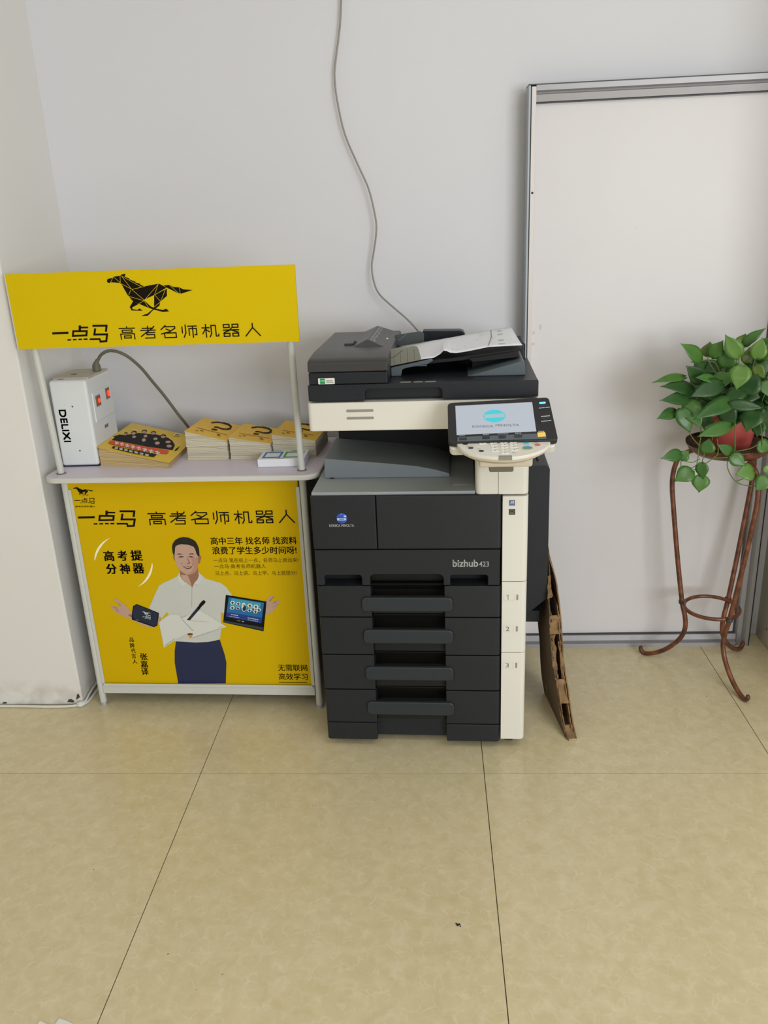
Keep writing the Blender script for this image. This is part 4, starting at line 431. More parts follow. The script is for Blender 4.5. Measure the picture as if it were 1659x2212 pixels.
# top and bottom rails
for zz, sg in ((0.0, 1), (H_, -1)):
    pr = [(0.012, zz+sg*0.044), (-0.002, zz+sg*0.042), (-0.006, zz+sg*0.024), (0.000, zz+sg*0.021), (0.001, zz+sg*0.017), (-0.012, zz+sg*0.014), (-0.013, zz), (0.05, zz), (0.05, zz+sg*0.044)]
    o = prism('frame_rail', pr, 'x', 0.022, W_-0.044, 'aluminium', wb, smooth=False)
    box('frame_gasket', (0.024, W_-0.046, 0.002, 0.02, min(zz+sg*0.0435, zz+sg*0.046), max(zz+sg*0.0435, zz+sg*0.046)), 'alu_dark', o, smooth=False)
    if sg == -1: box('frame_gasket', (0.0, W_, -0.014, 0.05, H_, H_+0.003), 'alu_dark', o, smooth=False)
lathe('screw_hole', [(0.0, 0.0005), (0.0026, 0.0005), (0.0034, 0.001), (0.0034, 0)], 'alu_dark', wb, n=10).matrix_local = Matrix.Translation((0.0155, -0.0125, 1.515)) @ Matrix.Rotation(PI/2, 4, 'X')

# ------------------------------------------------------------------ promotion counter with header sign
BR = -math.radians(1.8)
pc = thing('promotion_counter', 'yellow and white promotion counter with printed front and header sign', 'counter', (-1.221, 0.357, 0), BR)
def bfn(a, b, off): return Vector((a/1000, -0.004-off, b/1000))
def sfn(a, b, off): return Vector((a/1000, -0.028-off, b/1000))
fp = box('front_panel', (0.014, 0.705, -0.004, 0.004, 0.076, 0.770), 'yellow', pc, smooth=False, label='yellow printed poster panel')
# frame of the counter
def leg(x, z0, z1, r=0.0105):
    t = tube('leg', [(x, 0, z0), (x, 0, z1)], r, 'frame_white', pc, n=16, smooth=0)
    lathe('foot_cap', [(r+.0006, 0), (r+.0006, .012), (r, .014)], 'frame_grey', t, n=16, c=(x, 0, z0-0.001)); return t
leg(0.0045, 0.0, 0.772); leg(0.7195, 0.0, 0.772)
for x in (0.015, 0.705):
    t = tube('leg', [(x, 0.33, 0.0), (x, 0.33, 0.772)], 0.0105, 'frame_white', pc, n=12, smooth=0)
box('edge_strip', (0.013, 0.023, -0.009, -0.0045, 0.083, 0.742), 'frame_white', pc, bevel=0.001)
box('edge_strip', (0.700, 0.710, -0.009, -0.0045, 0.083, 0.742), 'frame_white', pc, bevel=0.001)
r_ = box('bottom_rail', (0.014, 0.709, -0.010, 0.008, 0.048, 0.079), 'frame_white', pc, bevel=0.0015)
box('rail_lip', (0.020, 0.704, -0.013, -0.010, 0.076, 0.0855), 'frame_white', r_, bevel=0.001)
box('side_panel', (0.722, 0.727, 0.012, 0.32, 0.05, 0.772), 'frame_grey', pc, bevel=0.001)
box('side_panel', (-0.004, 0.001, 0.012, 0.32, 0.05, 0.772), 'frame_grey', pc, bevel=0.001)
# countertop
ct = prism('countertop', rrect(-0.040, 0.775, -0.052, 0.375, 0.045, 8, (1, 1, 0, 0)), 'z', 0.774, 0.7895, 'counter_edge', pc, bevel=0.003)
prism('laminate', rrect(-0.0365, 0.7715, -0.0485, 0.374, 0.042, 8, (1, 1, 0, 0)), 'z', 0.7885, 0.790, 'counter_top', ct, smooth=False)
for (xa, za), (xb, zb) in ((D['poles'][0], D['poles'][1]), (D['poles'][2], D['poles'][3])):
    t = tube('pole', [(xb, 0, 0.789), (xa, -0.006, 1.30)], 0.0095, 'frame_white', pc, n=16, smooth=0)
    lathe('socket_ring', [(0.0105, 0), (0.0135, 0.0), (0.0135, 0.0025), (0.0105, 0.003)], 'seam_brown', t, n=16, c=(xb, 0, 0.7895))
hs = prism('header_sign', [(-0.047, 1.160), (0.746, 1.159), (0.748, 1.3575), (-0.045, 1.3605)], 'y', -0.028, -0.021, 'yellow_board', pc, smooth=False, label='yellow header board with running horse emblem')
box('edge_trim', (-0.0475, -0.0445, -0.0285, -0.019, 1.160, 1.360), 'frame_white', hs, smooth=False)
# header art
hb = D['horse_box']; hbx = (hb[0], hb[1], hb[0]+hb[2], hb[1]+hb[3])
def horse_items(b, lw, body='ink', cut='yellow_board'):
    it = [(body, p) for p in fitbox(D['horse'], b)]
    if lw:
        for l in fitbox(D['horse_lines'], b): it += [(cut, s) for s in strokes(l, lw)]
    return it
flats('horse_emblem', horse_items(hbx, 0.95), sfn, hs)
lb = D['logo_box']; flats('logo_lettering', [('ink', p) for p in fitbox(D['logo'], (lb[0], lb[1], lb[0]+lb[2], lb[1]+lb[3]))], sfn, hs)
RB = lambda x0, y0, x1, y1: [(x0, y0), (x1, y0), (x1, y1), (x0, y1), (x0, y0)]
TS = [
 [[(0, 12), (100, 12)], [(50, 0), (50, 12)], RB(18, 27, 82, 45), [(5, 100), (5, 58), (95, 58), (95, 100)], RB(28, 74, 72, 92)],
 [[(12, 16), (84, 16)], [(50, 0), (50, 33)], [(0, 33), (100, 33)], [(94, 2), (84, 16), (36, 52), (0, 82)], [(34, 52), (96, 52)], [(40, 52), (40, 69), (92, 69), (92, 97), (28, 97)]],
 [[(30, 0), (0, 30)], [(22, 9), (92, 9), (92, 22), (55, 50), (0, 66)], [(34, 27), (62, 43)], RB(20, 60, 96, 97)],
 [[(6, 14), (6, 62)], [(28, 0), (28, 62), (14, 98)], [(44, 10), (100, 10)], RB(50, 30, 98, 30)[:1]+[(98, 30), (98, 80), (86, 80)], [(50, 30), (50, 82)], [(74, 10), (74, 100)]],
 [[(0, 26), (44, 26)], [(23, 0), (23, 100)], [(22, 32), (2, 72)], [(26, 42), (44, 58)], [(46, 98), (56, 74), (56, 9), (84, 9), (84, 94), (100, 94), (100, 80)]],
 [RB(2, 3, 40, 27), RB(60, 3, 98, 27), RB(2, 74, 40, 97), RB(60, 74, 98, 97), [(0, 47), (100, 47)], [(54, 31), (40, 50), (4, 66)], [(56, 49), (96, 66)]],
 [[(50, 0), (50, 32), (2, 98)], [(52, 34), (98, 98)]]]
def title(boxes, wmm, mn='ink'):
    it = []
    for ch, (a0, b0, a1, b1) in zip(TS, boxes):
        for pl in ch:
            q = [(a0+x/100*(a1-a0), b1-y/100*(b1-b0)) for x, y in pl]
            it += [(mn, s) for s in strokes(q, wmm)]
    return it
flats('title_lettering', title(D['sign_title'], 3.1), sfn, hs)
# front art
flats('title_lettering', title(D['p_title'], 3.7), bfn, fp)
def logo_items(b, mn='ink'): return [(mn, p) for p in fitbox(D['logo'], tuple(b))]
flats('logo_lettering', logo_items(D['p_logo']), bfn, fp)
flats('corner_emblem', horse_items(D['p_horse_s'], 0)+logo_items(D['p_logo_s']), bfn, fp)
letters('corner_lettering', [('高考名师机器人', D['p_line_s'], 0.02)], 'ink', bfn, fp)
fig = ('shirt', 'yellow', 'pants')
flats('printed_picture', [(c, p) for c, p in D['art']], bfn, fp, off=0.0006)
flats('device_emblem', horse_items(D['p_horse_d'], 0, 'pale_print')+logo_items(D['p_logo_d'], 'pale_print'), bfn, fp, off=0.0035)
ent = []
for k, (s, b) in enumerate(D['p_text']): ent.append((s, b, 0.022 if k in (0, 1) else (0.012 if k > 4 else 0.0)))
for i, e in enumerate(ent):
    if i in (2, 3, 4): letters('small_lettering', [e], 'brownink', bfn, fp)
    else: letters('slogan_lettering', [e], 'ink', bfn, fp)
letters('calligraphy_lettering', [(s, b, 0.05) for s, b in D['p_serif']], 'ink', bfn, fp)
letters('vertical_lettering', [(s, b, 0.02) for s, b in D['p_vert'][:5]], 'ink', bfn, fp)
letters('vertical_lettering', [(s, b, 0.03) for s, b in D['p_vert'][5:]], 'ink', bfn, fp)
flats('underline', [('ink', D['p_rule'])], bfn, fp)

# ------------------------------------------------------------------ voltage box on the counter
TZ = 0.790
vb = thing('voltage_stabilizer', 'white mains voltage box with two red lit switches on the counter', 'voltage box', (-1.2475, 0.4265, TZ), 0.0)
bw, bd, bh = 0.1135, 0.19, 0.262
cs = prism('case', [(0.0, 0.0), (bw, 0.0), (bw, bd), (0.0, bd)], 'z', 0.002, bh, 'case_white', vb, bevel=0.009, seg=4)
box('rear_shell', (0.002, bw-0.002, 0.03, bd-0.004, bh-0.003, bh+0.004), 'case_dirt', cs, bevel=0.003)
box('base_seam', (0.001, bw-0.001, 0.001, bd-0.001, 0, 0.004), 'navy', cs, smooth=False)
box('switch_panel', (bw-0.002, bw+0.003, 0.028, bd-0.014, 0.128, 0.218), 'case_white', vb, bevel=0.003)
for ya, yb, za, zb, mm_ in ((0.044, 0.078, 0.172, 0.205, 0), (0.125, 0.155, 0.178, 0.212, 1)):
    f = box('switch_bezel', (bw+0.001, bw+0.0045, ya, yb, za, zb), 'switch_frame', vb, bevel=0.0008)
    prism('rocker', [(bw+0.004, ya+.006), (bw+0.0050, ya+.008), (bw+0.0065, yb-.007), (bw+0.004, yb-.005)], 'z', za+.005, zb-.005, 'switch_red', f, smooth=False)
    lathe('lamp', [(0, 0.0022), (0.004, 0.0020), (0.0065, 0.0012), (0.008, 0)] if mm_ == 0 else [(0, 0.0030), (0.005, 0.0027), (0.0085, 0.0015), (0.0105, 0)], 'neon_red', f, n=14).matrix_local = Matrix.Translation((bw+0.0055, (ya+yb)/2+.002, (za+zb)/2)) @ Matrix.Rotation(PI/2, 4, 'Y')
for y_, z_ in ((0.0, 0.185), (0.0, 0.050)):
    lathe('screw', [(0, 0.0012), (0.002, 0.001), (0.0028, 0)], 'grey', vb, n=10).matrix_local = Matrix.Translation((0.062, -0.0002, z_)) @ Matrix.Rotation(PI/2, 4, 'X')
for x_, y_ in ((0.045, 0.085), (0.028, 0.030)):
    box('socket_mark', (x_-.008, x_+.008, y_-.006, y_+.006, bh+0.0035 if y_ > .05 else bh-.0005, bh+0.0050 if y_ > .05 else bh+.001), 'lip', vb, smooth=False)
letters('brand_lettering', [('DELIXI', (0.019, 0.078, 0.039, 0.176), 0.07, 1)], 'ink', lambda a, b, o: Vector((a, -o, b)), vb)
letters('brand_lettering', [('DELIXI', (0.088, 0.097, 0.114, 0.106), 0.06)], 'red', lambda a, b, o: Vector((bw+o, a, b)), vb)
# power cord and plug (the cord leaves behind the booklet stacks)
cw = [Vector(p) for p in D['cord']]; cw[0] = Vector((-1.1500, 0.56, 1.0705))
pcd = thing('power_cord', 'thick grey power cord arching from the white voltage box', 'power cord', (-1.15, 0.56, 1.056))
tube('cord', [p-pcd.location for p in cw[1:]]+[Vector((-0.893, 0.762, 0.74))-pcd.location, Vector((-0.89, 0.764, 0.40))-pcd.location, Vector((-0.885, 0.764, 0.03))-pcd.location], 0.0048, 'cord_grey', pcd, n=10)
bm = bmesh.new(); tube_bm(bm, [(0.0, 0, 0.001), (0.0, 0, 0.014), (0.001, 0, 0.020), (0.003, 0, 0.027), (0.007, 0, 0.034)], [0.0125, 0.0125, 0.011, 0.007, 0.0055], 12); bm_obj('plug', bm, 'plug_grey', pcd)

# ------------------------------------------------------------------ printed booklets in stacks on the counter
def slab(name, quad, zlo, zhi, m, parent=None, jit=0.0):
    """quad: LF, BL, BR, FR xy; zlo/zhi: (left, right) heights"""
    LF, BL, BR_, FR = [Vector(q[:2]) for q in quad]
    jx, jy = random.uniform(-jit, jit), random.uniform(-jit, jit)
    N = 6; bm = bmesh.new(); rows = []
    for k in range(N+1):
        t = k/N; sag = -0.0016*math.sin(PI*t)
        F = LF.lerp(FR, t); B = BL.lerp(BR_, t)
        a, b = zlo[0]+(zlo[1]-zlo[0])*t, zhi[0]+(zhi[1]-zhi[0])*t
        rows.append([bm.verts.new((F.x+jx, F.y+jy, a)), bm.verts.new((B.x+jx, B.y+jy, a)), bm.verts.new((B.x+jx, B.y+jy, b)), bm.verts.new((F.x+jx, F.y+jy, b))])
    for a, b in zip(rows, rows[1:]):
        for i in range(4): bm.faces.new((a[i], b[i], b[(i+1) % 4], a[(i+1) % 4]))
    bm.faces.new(rows[0]); bm.faces.new(rows[-1][::-1])
    return bm_obj(name, bm, m, parent, smooth=False)
ORD = ['', 'second', 'third', 'fourth', 'fifth', 'sixth', 'seventh', 'eighth', 'ninth', 'tenth', 'eleventh']
def stack(quad, n, name, cat, pm, cm, art, low_label, top_label, grp, jit, edge=None, zb=TZ):
    hl, hr = quad[0][2]-zb, quad[3][2]-zb
    for k in range(n):
        top = k == n-1; g = 0.0002
        zl0, zl1 = zb+hl*k/n+g, zb+hl*(k+1)/n-g; zr0, zr1 = zb+hr*k/n+g, zb+hr*(k+1)/n-g
        if not top:
            o = slab(name, quad, (zl0, zr0), (zl1, zr1), pm, None, jit); tag(o, low_label % (('lowest ' if k == 0 else ORD[n-1-k]+' from top ')), cat, grp)
        else:
            t = thing(name, top_label, cat, (quad[0][0], quad[0][1], zl0)); t['group'] = grp
            L = Vector(t.location)
            qq = [(q[0]-L.x, q[1]-L.y) for q in quad]
            slab('pages', qq, (0, zr0-L.z), (zl1-L.z-.0008, zr1-L.z-.0008), pm, t)
            q3 = [Vector((q[0], q[1], z-L.z)) for q, z in zip(qq, (zl1, zl1, zr1, zr1))]
            ex = [q3[0]+(q3[0]-q3[2])*0.012, q3[1]+(q3[1]-q3[3])*0.012, q3[2]+(q3[2]-q3[0])*0.012, q3[3]+(q3[3]-q3[1])*0.012]
            c = slab('cover', ex, (zl1-L.z-.0006, zr1-L.z-.0006), (zl1-L.z, zr1-L.z), cm, t)
            nrm = (q3[3]-q3[0]).cross(q3[1]-q3[0]).normalized()
            def cf(a, b, off): return q3[0]*(1-a)*(1-b)+q3[1]*(1-a)*b+q3[2]*a*b+q3[3]*a*(1-b)+nrm*(off+.0012)
            flats('cover_print', art, cf, c, step=0.00001)
    return
clip = lambda p: [(min(max(x, 0.0), 1.0), min(max(y, 0.0), 1.0)) for x, y in p]
stack(D['mag'], 6, 'magazine', 'magazine', 'pages_tan', 'mag_yellow', [(c, clip(p)) for c, p in D['magart']],
      'tan-edged magazine, %sin the low stack beside the voltage box', 'yellow magazine with row of dark-suited people topping the low stack', 'magazines in the low stack beside the voltage box', 0.0015)
for key, low, top, grp, n in (('q1', 'pale-edged booklet, %sin question mark stack next to the magazines', 'yellow question mark booklet topping the stack next to the magazines', 'booklets in the question mark stack next to the magazines', 11),
                         ('q2', 'pale-edged booklet, %sin the middle question mark stack', 'yellow question mark booklet topping the middle question mark stack', 'booklets in the middle question mark stack', 10),
                         ('q3', 'pale-edged booklet, %sin question mark stack behind the right pole', 'yellow question mark booklet topping the stack behind the right pole', 'booklets in the question mark stack behind the right pole', 10)):
    stack(D[key], n, 'booklet', 'booklet', 'pages_pale', 'yellow_cover', [(c, p) for c, p in D['qart']], low, top, grp, 0.001)

# small white payment-code stand (codes left out)
pb = thing('payment_sign_box', 'small flat white box with blue and green square outlines on counter front', 'sign box', (-0.636, 0.372, TZ), -0.01)
box('box_body', (0, 0.138, 0, 0.105, 0.0005, 0.024), 'box_white', pb, bevel=0.001)
def ring(a0, b0, a1, b1, w, c): return [(c, p) for p in ([(a0, b0), (a1, b0), (a1, b0+w), (a0, b0+w)], [(a0, b1-w), (a1, b1-w), (a1, b1), (a0, b1)], [(a0, b0+w), (a0+w*.6, b0+w), (a0+w*.6, b1-w), (a0, b1-w)], [(a1-w*.6, b0+w), (a1, b0+w), (a1, b1-w), (a1-w*.6, b1-w)])]
pf_ = lambda a, b, o: Vector((a, b, 0.024+o))
flats('code_frames', ring(0.010, 0.014, 0.064, 0.078, 0.010, 'pay_blue')+ring(0.072, 0.014, 0.128, 0.078, 0.010, 'pay_green')
      + [('pay_blue', [(0.022+k*.007, 0.086), (0.027+k*.007, 0.086), (0.027+k*.007, 0.093), (0.022+k*.007, 0.093)]) for k in range(5)]
      + [('pay_green', [(0.088+k*.007, 0.086), (0.093+k*.007, 0.086), (0.093+k*.007, 0.093), (0.088+k*.007, 0.093)]) for k in range(4)]
      + [('pay_green', [(0.056, 0.006), (0.076, 0.006), (0.074, 0.010), (0.058, 0.010)])], pf_, pb)

# ------------------------------------------------------------------ photocopier
PT = thing('photocopier', 'charcoal and ivory office photocopier with tilted touch panel and paper trays', 'photocopier', (-0.450, 0.129, 0), -math.radians(2.0))
box('inner_body', (0.006, 0.560, 0.052, 0.56, 0.040, 0.776), 'gap_black', PT, smooth=False)
box('inner_frame', (0.004, 0.5, 0.012, 0.55, 0.60, 0.774), 'gap_black', PT, smooth=False)
# front covers
def arcc(cx, cy, r, a0, n=5): return [(cx+r*math.cos(math.radians(a0+90*k/n)), cy+r*math.sin(math.radians(a0+90*k/n))) for k in range(n+1)]
CLf = arcc(0.009, 0.009, 0.009, 180); CRt = arcc(0.4928, 0.009, 0.009, 270)
prism('front_cover', [(x-.0015, y) for x, y in CLf]+[(0.1722, 0), (0.1722, 0.03), (-0.0015, 0.03)], 'z', 0.6262, 0.7775, 'dark_plastic', PT, bevel=0.0035, seg=3)
prism('front_cover', [(0.1738, 0)]+CRt+[(0.5018, 0.03), (0.1738, 0.03)], 'z', 0.6262, 0.7775, 'dark_plastic', PT, bevel=0.0035, seg=3)
def notch(x0, x1, zt, r=0.008, n=4):
    out = [(x0, None)]
    for k in range(n+1):
        a = math.radians(180-90*k/n); out.append((x0+r+r*math.cos(a), zt-r+r*math.sin(a)))
    for k in range(n+1):
        a = math.radians(90-90*k/n); out.append((x1-r+r*math.cos(a), zt-r+r*math.sin(a)))
    out.append((x1, None)); return out
zb_ = 0.5205
pts = [(0.0035, zb_)]+[(x, zb_ if z is None else z) for x, z in notch(0.023, 0.126, 0.551)+notch(0.148, 0.348, 0.553, 0.014)+notch(0.366, 0.467, 0.551)]+[(0.4985, zb_), (0.4985, 0.6240), (0.0035, 0.6240)]
lower = prism('name_panel', pts, 'y', 0.0, 0.032, 'dark_plastic', PT, bevel=0.0018)
prism('panel_end', [(x, y+.0005) for x, y in CLf]+[(0.0060, 0.0005), (0.0060, 0.03), (0, 0.03)] if False else CLf[:4]+[(0.0040, 0.012), (0.0040, 0.03), (0, 0.03)], 'z', zb_, 0.6240, 'dark_plastic', lower)
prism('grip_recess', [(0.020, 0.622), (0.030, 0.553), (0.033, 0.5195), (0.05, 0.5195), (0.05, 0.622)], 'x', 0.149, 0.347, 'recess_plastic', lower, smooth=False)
pfn = lambda a, b, o: Vector((a, -o, b))
letters('name_lettering', [('bizhub', (0.3736, 0.5754, 0.4402, 0.5956), 0.035), ('423', (0.4435, 0.5754, 0.4690, 0.5905), 0.02)], 'white_print', pfn, lower)
badge = lathe('round_badge', [(0, 0.0042), (0.006, 0.0036), (0.011, 0.0022), (0.0145, 0.0)], 'badge_blue', PT, n=28)
badge.matrix_local = Matrix.Translation((0.0810, -0.0002, 0.7155)) @ Matrix.Rotation(PI/2, 4, 'X')
flats('badge_band', [('badge_white', [(0.0695, 0.7115), (0.0925, 0.7115), (0.0930, 0.7145), (0.0925, 0.7180), (0.0695, 0.7180), (0.0690, 0.7150)]), ('badge_blue', [(0.0745, 0.7138), (0.0880, 0.7138), (0.0880, 0.7162), (0.0745, 0.7162)])], pfn, PT, off=0.0044)
letters('maker_lettering', [('KONICA MINOLTA', (0.0462, 0.6918, 0.1125, 0.6990), 0.03)], 'white_print', pfn, PT)
# four paper trays with bar handles
HZ = (0.4645, 0.3655, 0.2482, 0.1340)
for k, (zb, zt) in enumerate(((0.4245, 0.5180), (0.3068, 0.4215), (0.1938, 0.3038), (0.0830, 0.1908))):
    zh = HZ[k]; zseam = (0.518, 0.425, 0.307, 0.193)[k]; zlow = (0.425, 0.307, 0.193, 0.083)[k]
    bm = bmesh.new(); prism_bm(bm, CLf+[(0.1485, 0), (0.1485, 0.062), (0.3495, 0.062), (0.3495, 0)]+CRt+[(0.5018, 0.07), (0, 0.07)], 'z', zb, zt)
    t = bm_obj('paper_tray', bm, 'dark_plastic', PT, bevel=0.0022)
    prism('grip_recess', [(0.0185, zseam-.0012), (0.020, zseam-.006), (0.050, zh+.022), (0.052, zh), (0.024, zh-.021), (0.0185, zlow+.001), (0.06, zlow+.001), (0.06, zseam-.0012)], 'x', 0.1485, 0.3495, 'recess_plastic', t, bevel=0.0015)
    prism('handle_gap', rrect(0.1205, 0.3735, zh-.0225, zh+.0225, 0.0135, 6), 'y', -0.0004, 0.010, 'gap_black', t, smooth=False)
    prism('handle', rrect(0.122, 0.372, zh-.0212, zh+.0212, 0.0125, 8), 'y', -0.0068, 0.012, 'handle_plastic', t, bevel=0.0040, seg=3)
# plinth
bm = bmesh.new(); prism_bm(bm, CLf+[(0.1475, 0), (0.1475, 0.026), (0.3495, 0.026), (0.3495, 0)]+CRt+[(0.5018, 0.05), (0, 0.05)], 'z', 0.024, 0.0802); bm_obj('plinth', bm, 'dark_plastic', PT, bevel=0.002)
for u_, v_ in ((0.05, 0.09), (0.53, 0.05), (0.05, 0.50), (0.53, 0.50)):
    c = prism('caster', [(v_+.018*math.cos(a*PI/8), .018+.018*math.sin(a*PI/8)) for a in range(16)], 'x', u_-.011, u_+.011, 'rubber', PT, smooth=False)
    box('caster_plate', (u_-.02, u_+.02, v_-.02, v_+.02, 0.034, 0.042), 'seam_brown', c, smooth=False)
# ivory column at the right of the trays
for k, (a, b) in enumerate(((0.034, 0.3150), (0.3165, 0.5300), (0.5315, 0.7725))):
    s = prism('side_column', rrect(0.5040, 0.5710, 0.0, 0.30, 0.015, 6, (0, 1, 0, 0)), 'z', a, b, 'ivory', PT, bevel=0.0016)
box('column_back', (0.5050, 0.5550, 0.0016, 0.30, 0.040, 0.770), 'seam_brown', PT, smooth=False)
letters('tray_numbers', [(s, (0.5160, z-.0065, 0.5160+(0.007 if s == '1' else 0.0095), z+.0065), 0.0) for s, z in (('2', 0.390), ('3', 0.2765))], 'grey', pfn, PT)
for z in (0.485, 0.390, 0.2765):
    prism('indicator_slot', rrect(0.5432, 0.5482, z-.0085, z+.0085, 0.0024, 4), 'y', -0.0006, 0.002, 'slot_grey', PT, smooth=False)
    flats('number_card', [('card_line', p) for p in strokes([(0.5095, z-.009), (0.5375, z-.009), (0.5375, z+.009), (0.5095, z+.009), (0.5095, z-.009)], 0.0004)], pfn, PT)
flats('tray_numbers', [('grey', p) for p in strokes([(0.5175, 0.4885), (0.5212, 0.4915), (0.5212, 0.4785)], 0.0014)], pfn, PT)
ex, ez = 0.5285, 0.7548
flats('energy_marks', [('mark_purple', [(ex-.0075, ez-.0075), (ex+.0075, ez-.0075), (ex+.0075, ez+.0075), (ex-.0075, ez+.0075)]), ('mark_blue', [(ex-.0060, ez-.0005), (ex+.0060, ez-.0005), (ex+.0050, ez+.0065), (ex-.0035, ez+.0065)]), ('ivory', [(ex-.0040, ez+.0005), (ex+.0050, ez+.0005), (ex+.0050, ez+.0050), (ex-.0018, ez+.0050)]), ('mark_purple', [(ex-.0022, ez+.0014), (ex+.003, ez+.0014), (ex+.003, ez+.0036), (ex-.001, ez+.0036)]),
      ('ivory', [(ex-.0055, ez-.0024), (ex+.0055, ez-.0024), (ex+.0055, ez-.0014), (ex-.0055, ez-.0014)]), ('mark_blue', [(ex-.0058, ez-.0062), (ex+.0058, ez-.0062), (ex+.0058, ez-.0032), (ex-.0058, ez-.0032)]),
      ('mark_black', [(ex-.0082, ez-.0326), (ex+.0082, ez-.0326), (ex+.0082, ez-.0170), (ex-.0082, ez-.0170)])]
      + [('slot_grey', s) for s in strokes([(ex-.0062, ez-.0240), (ex-.004, ez-.0208), (ex, ez-.0192), (ex+.0045, ez-.0212), (ex+.0062, ez-.0235)], 0.0007)+strokes([(ex-.006, ez-.0262), (ex-.002, ez-.0250), (ex+.001, ez-.0262), (ex+.006, ez-.0245)], 0.0009)+strokes([(ex-.0060, ez-.0300), (ex+.0060, ez-.0300)], 0.0010)], pfn, PT)
# neck under the control panel
nk = prism('neck', rrect(0.4345, 0.5710, 0.004, 0.115, 0.016, 6, (1, 1, 0, 0)), 'z', 0.7760, 0.950, 'ivory', PT, bevel=0.003)
box('neck_seam', (0.4925, 0.4936, 0.0035, 0.006, 0.778, 0.905), 'seam_brown', nk, smooth=False)
# output deck between body and scanner
dk = box('output_deck', (0.002, 0.4335, 0.010, 0.40, 0.7765, 0.7855), 'deck_grey_lit', PT, bevel=0.0012)  # deck colour raised in place of light blocked by the scanner
wp = [(a/1000, b/1000) for a, b in D['wedgeT']]
prism('stack_ramp', [(0.0205, 0.8435), (0.11, 0.8350), (0.20, 0.8265), (0.277, 0.8180), (0.325, 0.8080), (0.366, 0.7960), (0.366, 0.7856), (0.0185, 0.7856)], 'y', 0.132, 0.36, 'tray_grey', dk, bevel=0.003)
prism('finger_slot', [(0.040+.007*math.cos(a*PI/8), 0.7858+.0032*math.sin(a*PI/8)) for a in range(9)], 'y', 0.1310, 0.1325, 'gap_black', dk, smooth=False)
box('paper_stop', (0.375, 0.43, 0.06, 0.13, 0.7855, 0.7865), 'deck_grey_lit', dk, bevel=0.0008)
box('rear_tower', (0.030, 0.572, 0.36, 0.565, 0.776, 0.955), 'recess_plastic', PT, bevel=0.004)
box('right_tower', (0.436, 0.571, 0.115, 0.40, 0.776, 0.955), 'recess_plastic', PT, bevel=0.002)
# scanner
scn = prism('scanner_housing', rrect(0.010, 0.592, 0.0, 0.53, 0.012, 5), 'z', 0.9530, 1.0270, 'ivory', PT, bevel=0.0035)
for z in (1.0055, 0.9865):
    prism('vent_slot', rrect(0.109, 0.179, z-.0034, z+.0034, 0.0032, 4), 'y', -0.0006, 0.002, 'slot_grey', scn, smooth=False)
# platen lid with grip notch
pts = [(0.015, 1.0315)]+[(x, 1.0315 if z is None else z) for x, z in notch(0.159, 0.352, 1.0590, 0.009)]+[(0.589, 1.0315), (0.589, 1.0730), (0.015, 1.0730)]
lid = prism('platen_lid', pts, 'y', -0.002, 0.028, 'dark_plastic_top', PT, bevel=0.003)
prism('lid_deck', rrect(0.0155, 0.5885, 0.020, 0.345, 0.003, 2, (0, 0, 0, 0)), 'z', 1.0315, 1.0728, 'dark_plastic_top', lid, bevel=0.003)
box('lid_hinge_housing', (0.22, 0.582, 0.345, 0.50, 1.0315, 1.1140), 'dark_plastic_top', lid, bevel=0.006)
for a, b in ((0.2480, 0.2745), (0.2810, 0.3035), (0.3095, 0.3365)):
    prism('size_mark', [(a, 0.006), (b, 0.006), (b+.001, 0.016), (a+.001, 0.016)], 'z', 1.0726, 1.0733, 'slot_grey', lid, smooth=False)
    flats('size_arrow', [('white_print', s) for s in strokes([(a+.002, 0.0145), (b-.002, 0.0145), (b-.004, 0.009)], 0.0018)+strokes([(a+.004, 0.009), (b-.008, 0.011)], 0.0012)], lambda x, y, o: Vector((x, y, 1.0733+o)), lid)
# document feeder
af = prism('feeder_base', [(0.0, 1.0735), (0.0, 1.1035), (0.52, 1.1035), (0.52, 1.0735)], 'x', 0.0185, 0.2180, 'dark_plastic_top', PT, bevel=0.003)
fc = prism('feeder_cover', [(-0.001, 1.1045), (-0.001, 1.1270), (0.006, 1.1325), (0.030, 1.1365), (0.085, 1.1405), (0.12, 1.1415), (0.48, 1.1415), (0.50, 1.1370), (0.505, 1.1045)], 'x', 0.0175, 0.2190, 'adf_grey', PT, bevel=0.0035, seg=3)
gs = bmesh.new()
A_ = [gs.verts.new(p) for p in ((0.110, 0.165, 1.1405), (0.150, 0.190, 1.1575), (0.208, 0.150, 1.1375), (0.110, 0.485, 1.1405), (0.150, 0.485, 1.1575), (0.208, 0.485, 1.1375), (0.150, 0.150, 1.1395))]
for f in ((0, 1, 4, 3), (1, 2, 5, 4), (0, 6, 1), (6, 2, 1), (3, 4, 5), (0, 3, 5, 2), (0, 2, 6)): gs.faces.new([A_[i] for i in f])
gd = bm_obj('width_scale', gs, ['adf_grey'], PT, smooth=False)
def gfn(a, b, o):   # a 0..1 down the right slope from the ridge, b 0..1 front to back
    p = Vector((0.150, 0.190, 1.1575)).lerp(Vector((0.208, 0.150, 1.1375)), a); q = Vector((0.150, 0.485, 1.1575)).lerp(Vector((0.208, 0.485, 1.1375)), a)
    return p.lerp(q, b)+Vector((0.3, 0, 0.95))*(o)
it = []
for k in range(12):
    b = 0.06+k*0.078
    it += [('pale_print', [(0.10, b), (0.17, b), (0.17, b+.03), (0.10, b+.03)]), ('pale_print', [(0.22, b+.01), (0.29 if k % 3 else 0.34, b+.01), (0.29 if k % 3 else 0.34, b+.035), (0.22, b+.035)])]
it += [('white_print', [(0.70, 0.40), (0.80, 0.40), (0.80, 0.47), (0.70, 0.47)])]
flats('scale_marks', it, gfn, gd)
